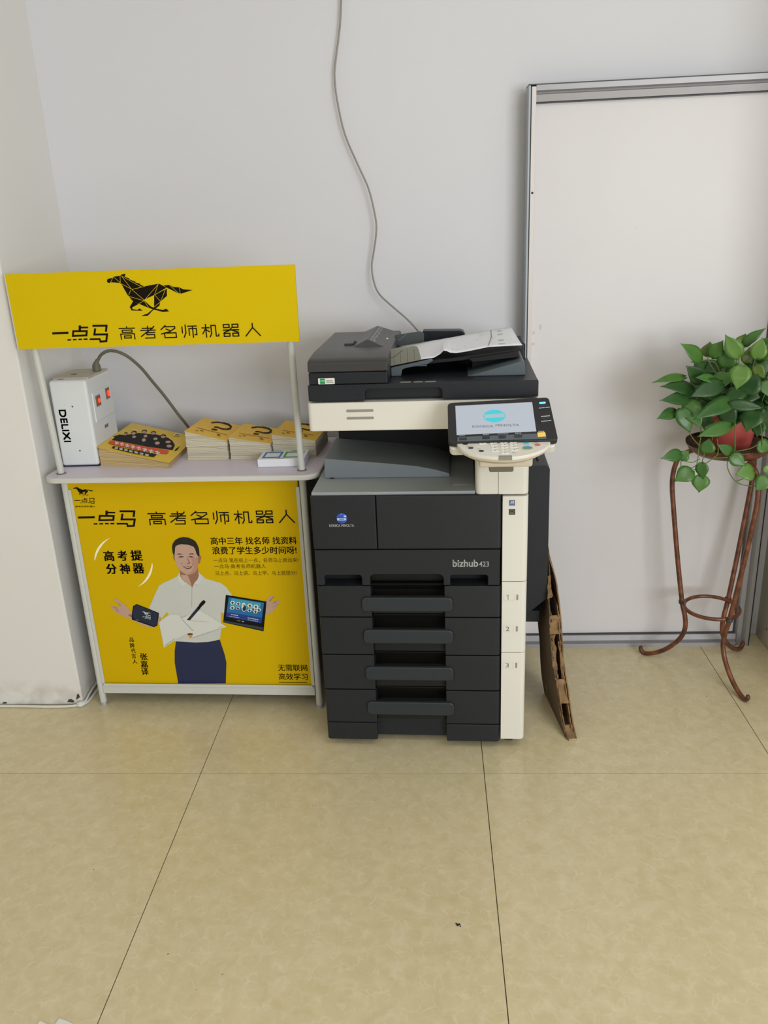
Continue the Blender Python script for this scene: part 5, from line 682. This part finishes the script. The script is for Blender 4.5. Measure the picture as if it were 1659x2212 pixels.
box('feeder_latch', (0.085, 0.108, 0.20, 0.27, 1.1400, 1.1465), 'adf_grey', fc, bevel=0.002)
box('latch_hole', (0.108, 0.121, 0.205, 0.262, 1.1400, 1.1425), 'gap_black', fc, smooth=False)
flats('inspection_sticker', [('white_print', rrect(0.0425, 0.0845, 1.0750, 1.0900, 0.0015, 2)), ('badge_green', [(0.0470, 1.0755), (0.0598, 1.0755), (0.0598, 1.0895), (0.0470, 1.0895)]), ('white_print', [(0.0485, 1.0825), (0.0585, 1.0825), (0.0585, 1.0842), (0.0485, 1.0842)])]
      + [('grey', [(0.0630+k*.0028, 1.0815), (0.0650+k*.0028, 1.0815), (0.0650+k*.0028, 1.0845), (0.0630+k*.0028, 1.0845)]) for k in range(6)]+[('grey', [(0.0622, 1.0782), (0.0815, 1.0782), (0.0815, 1.0794), (0.0622, 1.0794)])], pfn, af, off=0.0006)
S3 = lambda key: [(a/1000, b/1000) for a, b in D[key]]
it_ = prism('input_tray', [(0.205, 1.1000), (0.30, 1.1060), (0.40, 1.1150), (0.555, 1.1330), (0.558, 1.1270), (0.40, 1.1060), (0.30, 1.0980), (0.205, 1.0930)], 'y', 0.118, 0.335, 'recess_plastic', PT, bevel=0.001)
prism('tray_box', [(0.430, 1.1000), (0.412, 1.1145), (0.480, 1.1225), (0.545, 1.1300), (0.551, 1.1100)], 'y', 0.118, 0.33, 'recess_plastic', it_, bevel=0.002)
prism('tray_box_lower', [(0.430, 1.0740), (0.430, 1.1000), (0.551, 1.1100), (0.551, 1.0740)], 'y', 0.18, 0.33, 'gap_black', it_, smooth=False)
gp = [(0.2085, 1.0965), (0.2160, 1.1405), (0.2240, 1.1420), (0.2790, 1.1485), (0.2870, 1.1465), (0.2910, 1.1400), (0.2975, 1.1120)]
g1 = prism('side_guide', gp, 'y', 0.108, 0.112, 'guide_tan', it_, bevel=0.0006)
flats('guide_grooves', [('guide_dark', s) for a in (0.228, 0.244, 0.262, 0.280) for s in strokes([(a, 1.1010+(a-.21)*.16), (a-.001, 1.1400)], 0.0006)]+[('guide_dark', s) for s in strokes([(0.219, 1.1200), (0.226, 1.1210), (0.250, 1.1380)], 0.0014)], lambda a, b, o: Vector((a, 0.108-o, b)), g1)
g2 = prism('side_guide', [(0.2100, 1.1160), (0.2128, 1.1479), (0.286, 1.1560), (0.2925, 1.1530), (0.2958, 1.1470), (0.2953, 1.1250)], 'y', 0.335, 0.339, 'guide_dark', it_, bevel=0.0006)
flats('guide_grooves', [('tray_grey', s) for s in strokes([(0.219, 1.1330), (0.226, 1.1340), (0.246, 1.1495)], 0.0012)], lambda a, b, o: Vector((a, 0.335-o, b)), g2)
bp_ = [(0.2190, 1.0735), (0.2190, 1.0955), (0.3255, 1.1150), (0.3280, 1.1107), (0.3149, 1.1032), (0.2573, 1.0937), (0.2480, 1.0900), (0.2440, 1.0735)]
prism('tray_bracket', bp_, 'y', 0.096, 0.106, 'bracket_grey', PT, bevel=0.0012)
box('bracket_shelf', (0.2600, 0.3120, 0.100, 0.150, 1.0965, 1.1010), 'bracket_grey', PT, bevel=0.0015)
prism('rear_guide_rail', [(0.2879, 1.1100), (0.2879, 1.1460), (0.398, 1.1440), (0.408, 1.1400), (0.4126, 1.1300), (0.413, 1.1100)], 'y', 0.42, 0.47, 'dark_plastic_top', PT, bevel=0.003)
prism('output_ramp', [(0.4153, 1.0731), (0.5527, 1.1080), (0.5600, 1.1060), (0.5620, 1.0731)], 'y', 0.07, 0.345, 'bracket_grey', PT, bevel=0.0015)
# side bypass feeder on the right
bf = prism('bypass_feeder', [(0.5715, 0.3000), (0.5715, 0.7800), (0.6380, 0.7800), (0.6460, 0.7770), (0.6500, 0.7680), (0.6530, 0.3680), (0.6490, 0.3580), (0.6000, 0.3130)], 'y', 0.25, 0.52, 'dark_plastic', PT, bevel=0.002)
box('feeder_foot', (0.5715, 0.6340, 0.27, 0.50, 0.2720, 0.3100), 'dark_plastic', bf, bevel=0.002)
box('feeder_slot', (0.618, 0.622, 0.30, 0.46, 0.779, 0.7835), 'gap_black', bf, smooth=False)
# tilted touch panel
E1 = Vector((1, 0, 0)); E2 = Vector((0, 0.105, 0.077)).normalized(); EN = E1.cross(E2)
def roundpoly(pts, r, n=5):
    out = []; N = len(pts)
    for i in range(N):
        p = Vector(pts[i]); a = (Vector(pts[i-1])-p).normalized(); b = (Vector(pts[(i+1) % N])-p).normalized()
        A = p+a*r; B = p+b*r
        for k in range(n+1):
            t = k/n; out.append(tuple(A*(1-t)**2+p*2*t*(1-t)+B*t*t))
    return out
def pl(a, b, o): return Vector((0.368, -0.155, 0.957))+E1*(a/1000)+E2*(b/1000)+EN*o
def plate(name, poly, o0, o1, m, parent, **k):
    bm = bmesh.new(); A = [bm.verts.new(pl(x, y, o0)) for x, y in poly]; B = [bm.verts.new(pl(x, y, o1)) for x, y in poly]
    bm.faces.new(A); bm.faces.new(B[::-1])
    for i in range(len(poly)): bm.faces.new((A[i], B[i], B[(i+1) % len(poly)], A[(i+1) % len(poly)]))
    return bm_obj(name, bm, m, parent, **k)
op = [(0.5, 2.5), (255.5, 5.5), (242.0, 139.0), (-1.5, 127.0)]
tp = plate('touch_panel', roundpoly(op, 11), -0.016, 0.0, 'panel_black', PT, bevel=0.0018)
plate('panel_back_shell', roundpoly([(3, -4.0), (252, -1.0), (240, 132), (2, 120)], 14), -0.042, -0.0165, 'ivory', tp, bevel=0.004)
sq = D['panel']['screen']
plate('display', sq, 0.0002, 0.0006, 'lcd', tp, smooth=False)
plate('button_strip', [(22, 5.0), (228, 9.5), (228, 26.0), (22, 18.5)], 0.0002, 0.0010, 'panel_strip', tp, smooth=False)
el = [(110.2+26*math.cos(k*PI/14), 81.6+19.5*math.sin(k*PI/14)) for k in range(28)]
flats('display_logo', [('lcd_cyan', el), ('lcd', [(86.5, 75.2), (133.9, 77.6), (133.7, 89.0), (86.9, 86.6)])]+[('lcd_cyan', s) for y in (76.4, 79.2, 82.0, 84.8, 87.2) for s in strokes([(85.6, y), (134.8, y+2.2)], 0.5)], lambda a, b, o: pl(a, b, 0.0007+o), tp, off=0.0001)
letters('display_lettering', [('KONICA', (57.5, 46.6, 107.0, 53.4), 0.0), ('MINOLTA', (112.5, 49.0, 167.7, 55.8), 0.0)], 'lcd_ink', pl, tp, off=0.0010)
bt = D['panel']['btn']
for i in range(4):
    (a0, b0), (a1, b1) = bt[2*i], bt[2*i+1]
    plate('panel_button', [(a0, b0-1), (a1, b0-.6), (a1, b1-1), (a0, b1-1.4)], 0.0008, 0.0030, 'key_dark', tp, bevel=0.0006)
plate('yellow_button', [(208.5, 14.2), (227.5, 15.4), (226.3, 27.8), (208.0, 26.8)], 0.0008, 0.0032, 'key_yellow', tp, bevel=0.0006, label='yellow start button')
plate('status_lamp', roundpoly([(218.5, 116.8), (233.5, 118.2), (233.2, 123.0), (218.2, 121.6)], 2), 0.0004, 0.0016, 'led_blue', tp, smooth=False, label='blue lit status lamp')
it = []
for (a0, b0, a1, n) in ((216.5, 101.5, 242.5, 8), (219.8, 75.0, 241.0, 7), (220.0, 60.0, 243.5, 8)):
    for k in range(n):
        x = a0+(a1-a0)*k/n; w_ = (a1-a0)/n*.72; y = b0+0.10*(x-a0)
        it += [('pale_print', [(x, y), (x+w_, y), (x+w_, y+2.8), (x, y+2.6)])]
for y in (108.6, 70.6, 55.6): it += [('grey', s) for s in strokes([(222, y), (238, y+1.4)], 0.7)]
for a0, b0, a1 in ((26, 20.8, 40), (82, 22.6, 96), (116, 24.0, 142), (157, 25.6, 172), (211, 30.0, 225)):
    n = max(3, int((a1-a0)/3.5))
    for k in range(n): x = a0+(a1-a0)*k/n; it += [('pale_print', [(x, b0), (x+(a1-a0)/n*.7, b0), (x+(a1-a0)/n*.7, b0+1.7), (x, b0+1.7)])]
flats('panel_lettering', it, lambda a, b, o: pl(a, b, 0.0012+o), tp)
# keypad shelf in front of the panel
K0 = Vector((0.387, -0.150, 0.955)); KE = Vector((0, -0.085, -0.020)).normalized(); KN = KE.cross(E1); KN = KN if KN.z > 0 else -KN
def kf(a, b, o): return K0+E1*(a/1000)+KE*(b/1000)+KN*o
edge = [(1.0, -12.0), (1.5, 0), (5.0, 13.0), (14.0, 31.0), (30.0, 46.0), (53.4, 58.5), (82.3, 66.2), (111.0, 68.6), (139.5, 66.4), (162.5, 59.0), (185.5, 46.0), (204.0, 30.0), (214.8, 14.0), (218.5, 0.0), (219.0, -12.0)]
def loft(name, rings, m, parent, **k):
    bm = bmesh.new(); R = [[bm.verts.new(p) for p in r] for r in rings]; n = len(R[0])
    bm.faces.new(R[0]); bm.faces.new(R[-1][::-1])
    for a, b in zip(R, R[1:]):
        for i in range(n): bm.faces.new((a[i], b[i], b[(i+1) % n], a[(i+1) % n]))
    return bm_obj(name, bm, m, parent, **k)
def sc(pts, s, c=(110, -5), dy=0): return [(c[0]+(x-c[0])*s, c[1]+(y-c[1])*s+dy) for x, y in pts]
ks = loft('keypad_shelf', [[kf(x, y, 0.0) for x, y in sc(edge, 0.985)], [kf(x, y, -0.0025) for x, y in edge], [kf(x, y, -0.0075) for x, y in edge]], 'ivory', PT)
loft('shelf_bowl', [[kf(x, y, -0.0077) for x, y in sc(edge, 0.985)], [kf(x, y, -0.0150) for x, y in sc(edge, 0.955)], [kf(x, y, -0.0165) for x, y in sc(edge, 0.90)], [kf(x, y, -0.0240) for x, y in sc(edge, 0.83)], [kf(x, y, -0.033) for x, y in sc(edge, 0.62, dy=-12)]], 'ivory_shaded', ks)  # bowl and arm are plain ivory, underside shade put into their colour
box('panel_arm', (0.440, 0.566, -0.150, 0.02, 0.895, 0.935), 'ivory_shaded', PT, bevel=0.006)
prism('grip_latch', rrect(0.4605, 0.5265, 0.8650, 0.8860, 0.006, 4, (1, 1, 0, 0)), 'y', -0.060, -0.030, 'latch_grey', PT, bevel=0.002) if False else None
def kplate(name, poly, o0, o1, m, **k):
    bm = bmesh.new(); A = [bm.verts.new(kf(x, y, o0)) for x, y in poly]; B = [bm.verts.new(kf(x, y, o1)) for x, y in poly]
    bm.faces.new(A); bm.faces.new(B[::-1])
    for i in range(len(poly)): bm.faces.new((A[i], B[i], B[(i+1) % len(poly)], A[(i+1) % len(poly)]))
    return bm_obj(name, bm, m, ks, **k)
def oval(c, rx, ry, n=16): return [(c[0]+rx*math.cos(2*PI*k/n), c[1]+ry*math.sin(2*PI*k/n)) for k in range(n)]
ov = D['keys']['oval']
for i in range(3): kplate('oval_key', oval(ov[i], 6.0, 3.4), 0, 0.0016, 'key_dark', smooth=False)
kplate('oval_key', oval((ov[3][0], ov[3][1]+2), 6.5, 3.6), 0, 0.0018, 'key_blue', smooth=False)
kplate('stop_key', oval(ov[4], 6.2, 4.6), 0, 0.0018, 'key_red', smooth=False)
kplate('start_ring', oval((ov[5][0]-.5, ov[5][1]+2.5), 13.2, 8.6, 24), 0, 0.0010, 'key_orange', smooth=False)
kplate('start_key', oval((ov[5][0]-.5, ov[5][1]), 10.8, 6.0, 24), 0.0010, 0.0024, 'key_blue', smooth=False)
it = []
for x, y in D['keys']['num']:
    if y < -8: continue
    y += 4.5 if y < 0 else 0
    kplate('number_key', [(x-8.5, y-3.2), (x+8.5, y-3.2), (x+8.5, y+3.2), (x-8.5, y+3.2)], 0, 0.0016, 'key_ivory', bevel=0.0007)
    it += [('grey', [(x-1.2, y-1.2), (x+1.2, y-1.2), (x+1.2, y+1.2), (x-1.2, y+1.2)]), ('slot_grey', [(x+3, y-6), (x+10, y-6), (x+10, y-4.8), (x+3, y-4.8)])]
for x, y, w_ in ((22, -1.5, 16), (34, 17.5, 18), (54, 30.5, 10), (163, -2.8, 14), (186, 4.5, 12), (163, 14.8, 14), (133, 50.5, 11), (62, -2.5, 8)):
    n = int(w_/2.6)
    for k in range(n): it += [('grey', [(x-w_/2+k*2.6, y-1), (x-w_/2+k*2.6+1.8, y-1), (x-w_/2+k*2.6+1.8, y+.9), (x-w_/2+k*2.6, y+.9)])]
flats('key_lettering', it, lambda a, b, o: kf(a, b, 0.0017+o), ks)
kplate('shelf_tab', [(96.8, 60.5), (126.6, 60.2), (126.6, 68.9), (96.8, 69.1)], -0.0078, 0.0008, 'slot_grey', bevel=0.0006)
gl = prism('release_lever', rrect(0.4655, 0.5245, 0.8700, 0.8880, 0.005, 4, (1, 1, 0, 0)), 'y', -0.105, -0.075, 'latch_grey', PT, bevel=0.002)

# sheet of paper in the feeder
sf = [(0.215, 1.1085), (0.297, 1.1110), (0.330, 1.1150), (0.346, 1.1240), (0.355, 1.1328), (0.3635, 1.1312), (0.372, 1.1270), (0.3876, 1.1253), (0.417, 1.1292), (0.472, 1.1390), (0.557, 1.1408)]
sb = [(0.212, 1.1130), (0.275, 1.1232), (0.315, 1.1292), (0.340, 1.1325), (0.352, 1.1345), (0.362, 1.1360), (0.372, 1.1372), (0.385, 1.1392), (0.4193, 1.1448), (0.484, 1.1545), (0.538, 1.1618)]
PM = Matrix.Translation(PT.location) @ Matrix.Rotation(-math.radians(2.0), 4, 'Z')
ps = thing('paper_sheet', 'white printed sheet lying in the feeder tray on top of photocopier', 'paper', PM @ Vector((0.215, 0.12, 1.1085)), -math.radians(2.0))
L0 = Vector((0.215, 0.12, 1.1085))
def psf(a, b, o):   # a 0..1 along, b 0..1 front to back
    s = a*(len(sf)-1); i = min(int(s), len(sf)-2); t = s-i
    F = Vector((sf[i][0]+(sf[i+1][0]-sf[i][0])*t, 0.119, sf[i][1]+(sf[i+1][1]-sf[i][1])*t)); B = Vector((sb[i][0]+(sb[i+1][0]-sb[i][0])*t, 0.325, sb[i][1]+(sb[i+1][1]-sb[i][1])*t))
    bb = b*b*(3-2*b)*.5+b*.5
    p = F.lerp(B, b); p.z = F.z+(B.z-F.z)*bb+0.0007; return p-L0+Vector((0, 0, o))
bm = bmesh.new(); NX, NY = 30, 8; G = [[bm.verts.new(psf(i/NX, j/NY, 0)) for j in range(NY+1)] for i in range(NX+1)]
for i in range(NX):
    for j in range(NY): bm.faces.new((G[i][j], G[i+1][j], G[i+1][j+1], G[i][j+1]))
sh = bm_obj('sheet', bm, 'box_white', ps); so = sh.modifiers.new('thickness', 'SOLIDIFY'); so.thickness = 0.0006; so.offset = 1
it = []
for k in range(46):
    a = random.uniform(.35, .93); b = random.uniform(.08, .93); it.append(('slot_grey', [(a, b), (a+random.uniform(.004, .02), b), (a+.012, b+.008), (a, b+.008)]))
it += [('grey', s) for s in strokes([(0.895, .02), (0.905, .5), (0.90, .97)], 0.003)]+[('grey', [(0.93, b), (0.95, b), (0.95, b+.02), (0.93, b+.02)]) for b in (.1, .3, .62, .8)]
flats('sheet_print', it, lambda a, b, o: psf(a, b, 0.0008+o), ps)

# ------------------------------------------------------------------ cables
c1 = thing('wall_cable', 'thin grey cable hanging down the wall to the photocopier', 'cable', D['cable'][-1])
tube('cable', [Vector(p)-c1.location for p in [(-0.352, 0.772, 2.5), (-0.356, 0.772, 2.25)]+D['cable']]+[Vector((0.012, -0.012, -0.03))], 0.0028, 'cable_grey', c1, n=8)
c2 = thing('floor_cable', 'white cable lying along the foot of the left column', 'cable', (-1.282, 0.343, 0))
fpth = [(-3.3, .343, .0048), (-2.2, .344, .0048), (-1.56, .341, .0048), (-1.40, .336, .0048), (-1.33, .338, .0048), (-1.293, .346, .0052), (-1.276, .360, .0055), (-1.272, .40, .0050), (-1.271, .46, .0050), (-1.272, .72, .0050)]
tube('cable', [Vector(p)-c2.location for p in fpth], 0.0045, 'cable_white', c2, n=10)
tube('cable_branch', [Vector(p)-c2.location for p in [(-1.300, .3415, .013), (-1.278, .353, .014), (-1.2765, .39, .020), (-1.2765, .46, .024), (-1.2765, .73, .030)]], 0.0035, 'cable_white', c2, n=8)
tube('cable_tie', [Vector(p)-c2.location for p in [(-1.296, .3405, .009), (-1.289, .3425, .0095), (-1.280, .350, .0098)]], [0.008, 0.0105, 0.008], 'cable_white', c2, n=10)

# ------------------------------------------------------------------ folded carton leaning on the photocopier's side feeder
cb = thing('folded_carton', 'torn brown cardboard carton folded flat leaning beside photocopier', 'cardboard', (0.25, 0.16, 0))
def sheet(name, edge, back, thick, jag, m='cardboard', n=26, z0=None, z1=None):
    # edge: polyline of front points (top to bottom); the sheet runs back into the room from it
    pts = smoothpath(edge, 5)
    if z0 is not None: pts = [p for p in pts if z0 <= p.z <= z1]
    bm = bmesh.new(); rows = []
    for p in pts:
        k = min(max(p.z/0.5, 0), 1); j = random.uniform(-jag, jag)
        b = Vector((-0.030*(1-k)+0.012*k, back*(1-0.10*k), 0)); f = p+Vector((0, j, 0)); q = p+b; th = Vector((thick, 0, 0))
        rows.append([bm.verts.new(v-cb.location) for v in (f, q, q+th, f+th)])
    for a, b_ in zip(rows, rows[1:]):
        for i in range(4): bm.faces.new((a[i], b_[i], b_[(i+1) % 4], a[(i+1) % 4]))
    bm.faces.new(rows[0]); bm.faces.new(rows[-1][::-1])
    return bm_obj(name, bm, m, cb, smooth=False)
R_ = [Vector(p) for p in D['cardR']]; L_ = [Vector(p) for p in D['cardL']]
for q in (R_, L_):
    for p in q:
        p.z = max(p.z, 0.0003)
        if p.y > 0.34: p.x = max(p.x, 0.2155)
sh_ = lambda pts, dx: [p+Vector((dx, 0, 0)) for p in pts]
sheet('carton_wall', sh_(R_, -0.004), 0.25, 0.0035, 0.004)
sheet('carton_wall', sh_(L_, 0.0005), 0.25, 0.0035, 0.006, m='cardboard_shaded')  # left wall: shade painted in with a darker cardboard
sheet('carton_flap', sh_(R_, -0.010), 0.22, 0.003, 0.010, z0=0.02, z1=0.36)
sheet('carton_flap', sh_(L_, 0.0055), 0.20, 0.003, 0.012, z0=0.0, z1=0.33)
def scrap(x0, x1, z0, z1, seed):
    rnd = random.Random(seed); bm = bmesh.new(); n = 7; rows = []
    for k in range(n+1):
        t = k/n; z = z0+(z1-z0)*t; y = 0.16+0.48*z
        a = x0[0]+(x0[1]-x0[0])*t+rnd.uniform(-.0015, .0015); b = x1[0]+(x1[1]-x1[0])*t+rnd.uniform(-.003, .003); yy = y-0.004+rnd.uniform(-.003, .003)
        rows.append([bm.verts.new(Vector(v)-cb.location) for v in ((a, yy, z), (b, yy+.006, z+rnd.uniform(-.004, .004)), (b, yy+.009, z), (a, yy+.003, z))])
    for a, b_ in zip(rows, rows[1:]):
        for i in range(4): bm.faces.new((a[i], b_[i], b_[(i+1) % 4], a[(i+1) % 4]))
    bm.faces.new(rows[0]); bm.faces.new(rows[-1][::-1]); return bm_obj('torn_flap', bm, 'cardboard', cb, smooth=False)
def xL(z): 
    q = min(L_, key=lambda p: abs(p.z-z)); return q.x
def xR(z):
    q = min(R_, key=lambda p: abs(p.z-z)); return q.x
for z0, z1, f0, f1, s in ((0.275, 0.325, 0.0, 0.95, 1), (0.095, 0.155, 0.05, 0.72, 2), (0.19, 0.27, 0.0, 0.4, 3), (0.155, 0.20, 0.0, 0.3, 4), (0.37, 0.43, -0.1, 0.35, 5), (0.0, 0.035, 0.1, 0.85, 6), (0.16, 0.255, 0.62, 0.9, 7)):
    a0 = xL(z0)+(xR(z0)-xL(z0))*f0; a1 = xL(z1)+(xR(z1)-xL(z1))*f0; b0 = xL(z0)+(xR(z0)-xL(z0))*f1; b1 = xL(z1)+(xR(z1)-xL(z1))*f1
    scrap((a0, a1), (b0, b1), z0, z1, s)

# ------------------------------------------------------------------ iron plant stand
CX, CY = 0.768, 0.545
st = thing('plant_stand', 'rusty brown wrought iron plant stand with three curled legs', 'plant stand', (CX, CY, 0))
bs = lathe('basin', [(0, 0.742), (0.055, 0.742), (0.095, 0.750), (0.114, 0.764), (0.1185, 0.776), (0.1215, 0.777), (0.1225, 0.782), (0.1165, 0.783), (0.111, 0.770), (0.093, 0.757), (0.05, 0.750), (0, 0.750)], 'rust_brown', st, n=48)
bm = bmesh.new()
for k in range(84):
    a = 2*PI*k/84; r = 0.1185; c = Vector((r*math.cos(a), r*math.sin(a), 0.786))
    bmesh.ops.create_icosphere(bm, subdivisions=1, radius=0.0054, matrix=Matrix.Translation(c))
rb = bm_obj('rim_beading', bm, 'soil', bs); rb['kind'] = 'stuff'
pr = [(r, max(z, 0.0085)) for r, z in D['legprof']]
pr = [(0.100, 0.748)]+pr[1:13]+[(0.196, 0.0085), (0.210, 0.012), (0.2165, 0.024), (0.2125, 0.031)]
for fx, fy in ((0.597, 0.642), (0.828, 0.350), (0.913, 0.662)):
    d = Vector((fx-CX, fy-CY, 0)).normalized()
    n = len(pr); rad = [0.0078]*(n-4)+[0.0074, 0.0078, 0.0070, 0.0045]
    lg = tube('leg', [d*r+Vector((0, 0, z)) for r, z in pr], rad, 'rust_brown', st, n=12, smooth=5)
    lathe('collar', [(0.0105, -0.006), (0.0115, 0), (0.0105, 0.006)], 'alu_dark', lg, n=12, c=tuple(d*0.0925+Vector((0, 0, 0.230))))
bm = bmesh.new(); ring_ = [Vector((0.0845*math.cos(2*PI*k/48), 0.0845*math.sin(2*PI*k/48), 0.230)) for k in range(49)]; tube_bm(bm, ring_, 0.0062, 10, cap=False); bm_obj('brace_ring', bm, 'rust_brown', st)

# ------------------------------------------------------------------ potted pothos
pp = thing('potted_pothos', 'trailing heart-leaved green plant in red pot on the iron stand', 'potted plant', (CX+0.006, CY, 0.7508))
lathe('pot', [(0, 0.0), (0.050, 0.0), (0.052, 0.004), (0.072, 0.115), (0.078, 0.118), (0.079, 0.130), (0.074, 0.131), (0.070, 0.118), (0, 0.116)], 'pot_red', pp, n=36)
lathe('soil', [(0.0, 0.1215), (0.04, 0.1205), (0.070, 0.1185), (0.070, 0.117)], 'soil', pp, n=24)
rl = random.Random(11)
def leaf(B, T, w, mname, nrm, curl=0.18):
    B = Vector(B)-pp.location; T = Vector(T)-pp.location; d = T-B; L = d.length; d = d/L
    nrm = (nrm-d*nrm.dot(d)).normalized(); s = d.cross(nrm); N = 8; bm = bmesh.new(); rows = []
    for k in range(N+1):
        t = k/N
        hw = (0.20, 0.72, 0.95, 1.0, 0.92, 0.73, 0.47, 0.19, 0.0)[k]
        back = 0.0
        ww = w/2*hw
        z = nrm*(-curl*L*(t-.35)**2+curl*L*.12)
        row = []
        for q in (-1, -.55, 0, .55, 1):
            fold = nrm*(abs(q)*ww*0.28-abs(q)**3*ww*.16)
            lobe = d*(-(abs(q)**1.5)*0.06*L*(1-t)**4)
            row.append(bm.verts.new(B+d*(L*t)+lobe+s*(ww*q)+z+fold))
        rows.append(row)
    for a, b in zip(rows, rows[1:]):
        for i in range(4): bm.faces.new((a[i], a[i+1], b[i+1], b[i]))
    bmesh.ops.remove_doubles(bm, verts=bm.verts, dist=1e-5)
    o = bm_obj('leaf', bm, mname, pp); m = o.modifiers.new('thickness', 'SOLIDIFY'); m.thickness = 0.0006; return o
camp = Vector((-0.12, -1.909, 1.457))
for l in D['leaves']:
    B, T, w_, c = l[0:3], l[3:6], l[6], l[7]
    v = (camp-Vector(B)).normalized()
    n = v+Vector((rl.uniform(-.35, .35), rl.uniform(-.2, .2), rl.uniform(0.0, .6)))
    leaf(B, T, w_*1.12, 'leaf_'+c, n, rl.uniform(.08, .25))
# leaves on the sides and back of the crown
for k in range(70):
    th = rl.uniform(0, 2*PI); ph = rl.uniform(-0.35, 1.25)
    d = Vector((math.cos(th)*math.cos(ph), math.sin(th)*math.cos(ph), math.sin(ph)))
    c = Vector((0.800, 0.530, 0.905)); r0_ = rl.uniform(0.04, 0.075)
    B = c+Vector((d.x*r0_*1.1, d.y*r0_, d.z*r0_)); L = rl.uniform(0.055, 0.08)
    T = B+(d+Vector((rl.uniform(-.4, .4), rl.uniform(-.4, .4), rl.uniform(-.7, .1)))).normalized()*L
    if T.x < 0.70 or T.x > 0.995 or T.y > 0.68 or T.z > 1.02 or T.z < .83 or T.y < .42: continue
    leaf(B, T, L*rl.uniform(.62, .8), rl.choice(['leaf_d', 'leaf_d', 'leaf_m']), d+Vector((0, 0, .5)), .2)
for v_ in D['vines']: tube('vine', [Vector(p)-pp.location for p in v_], 0.0014, 'stem', pp, n=6)
for v_ in D['petioles']: tube('petiole', [Vector(p)-pp.location for p in v_], 0.0014, 'stem', pp, n=6)
for k in range(14):
    a = rl.uniform(0, 2*PI); p0 = Vector((0.03*math.cos(a), 0.03*math.sin(a), 0.118)); p2 = Vector((0.025+0.09*math.cos(a), 0.07*math.sin(a), 0.15+rl.uniform(0, .08)))
    tube('stem', [p0, (p0+p2)/2+Vector((0, 0, .03)), p2], 0.0018, 'stem', pp, n=6)
for v_ in [[(0.74, 0.47, 0.885), (0.735, 0.43, 0.88), (0.733, 0.405, 0.84), (0.731, 0.392, 0.79)], [(0.79, 0.47, 0.885), (0.80, 0.43, 0.885), (0.806, 0.405, 0.85), (0.808, 0.392, 0.80)], [(0.70, 0.47, 0.88), (0.675, 0.43, 0.87), (0.67, 0.40, 0.83)]]:
    tube('vine', [Vector(p)-pp.location for p in v_], 0.0015, 'stem', pp, n=6)

# ------------------------------------------------------------------ small things on the floor
ps2 = prism('paper_scrap', [(-0.925, -0.82), (-0.917, -0.766), (-0.900, -0.7725), (-0.884, -0.7745), (-0.8805, -0.7600), (-0.862, -0.7655), (-0.846, -0.772), (-0.80, -0.82), (-0.85, -0.90)], 'z', 0.0003, 0.0015, 'white', None, smooth=False)
tag(ps2, 'white paper scrap on the floor at the bottom left corner', 'paper')
bm = bmesh.new()
for dx, dy, r in ((0, 0, .0032), (.004, .002, .0024), (-.003, .004, .002), (.006, -.003, .0016)):
    bmesh.ops.create_icosphere(bm, subdivisions=1, radius=r, matrix=Matrix.Translation((-0.09+dx, -0.522+dy, r*.62)) @ Matrix.Diagonal((1, 1, .62, 1)))
tag(bm_obj('crumb', bm, 'black_dirt'), 'small dark crumb on open floor in front of the photocopier', 'debris')
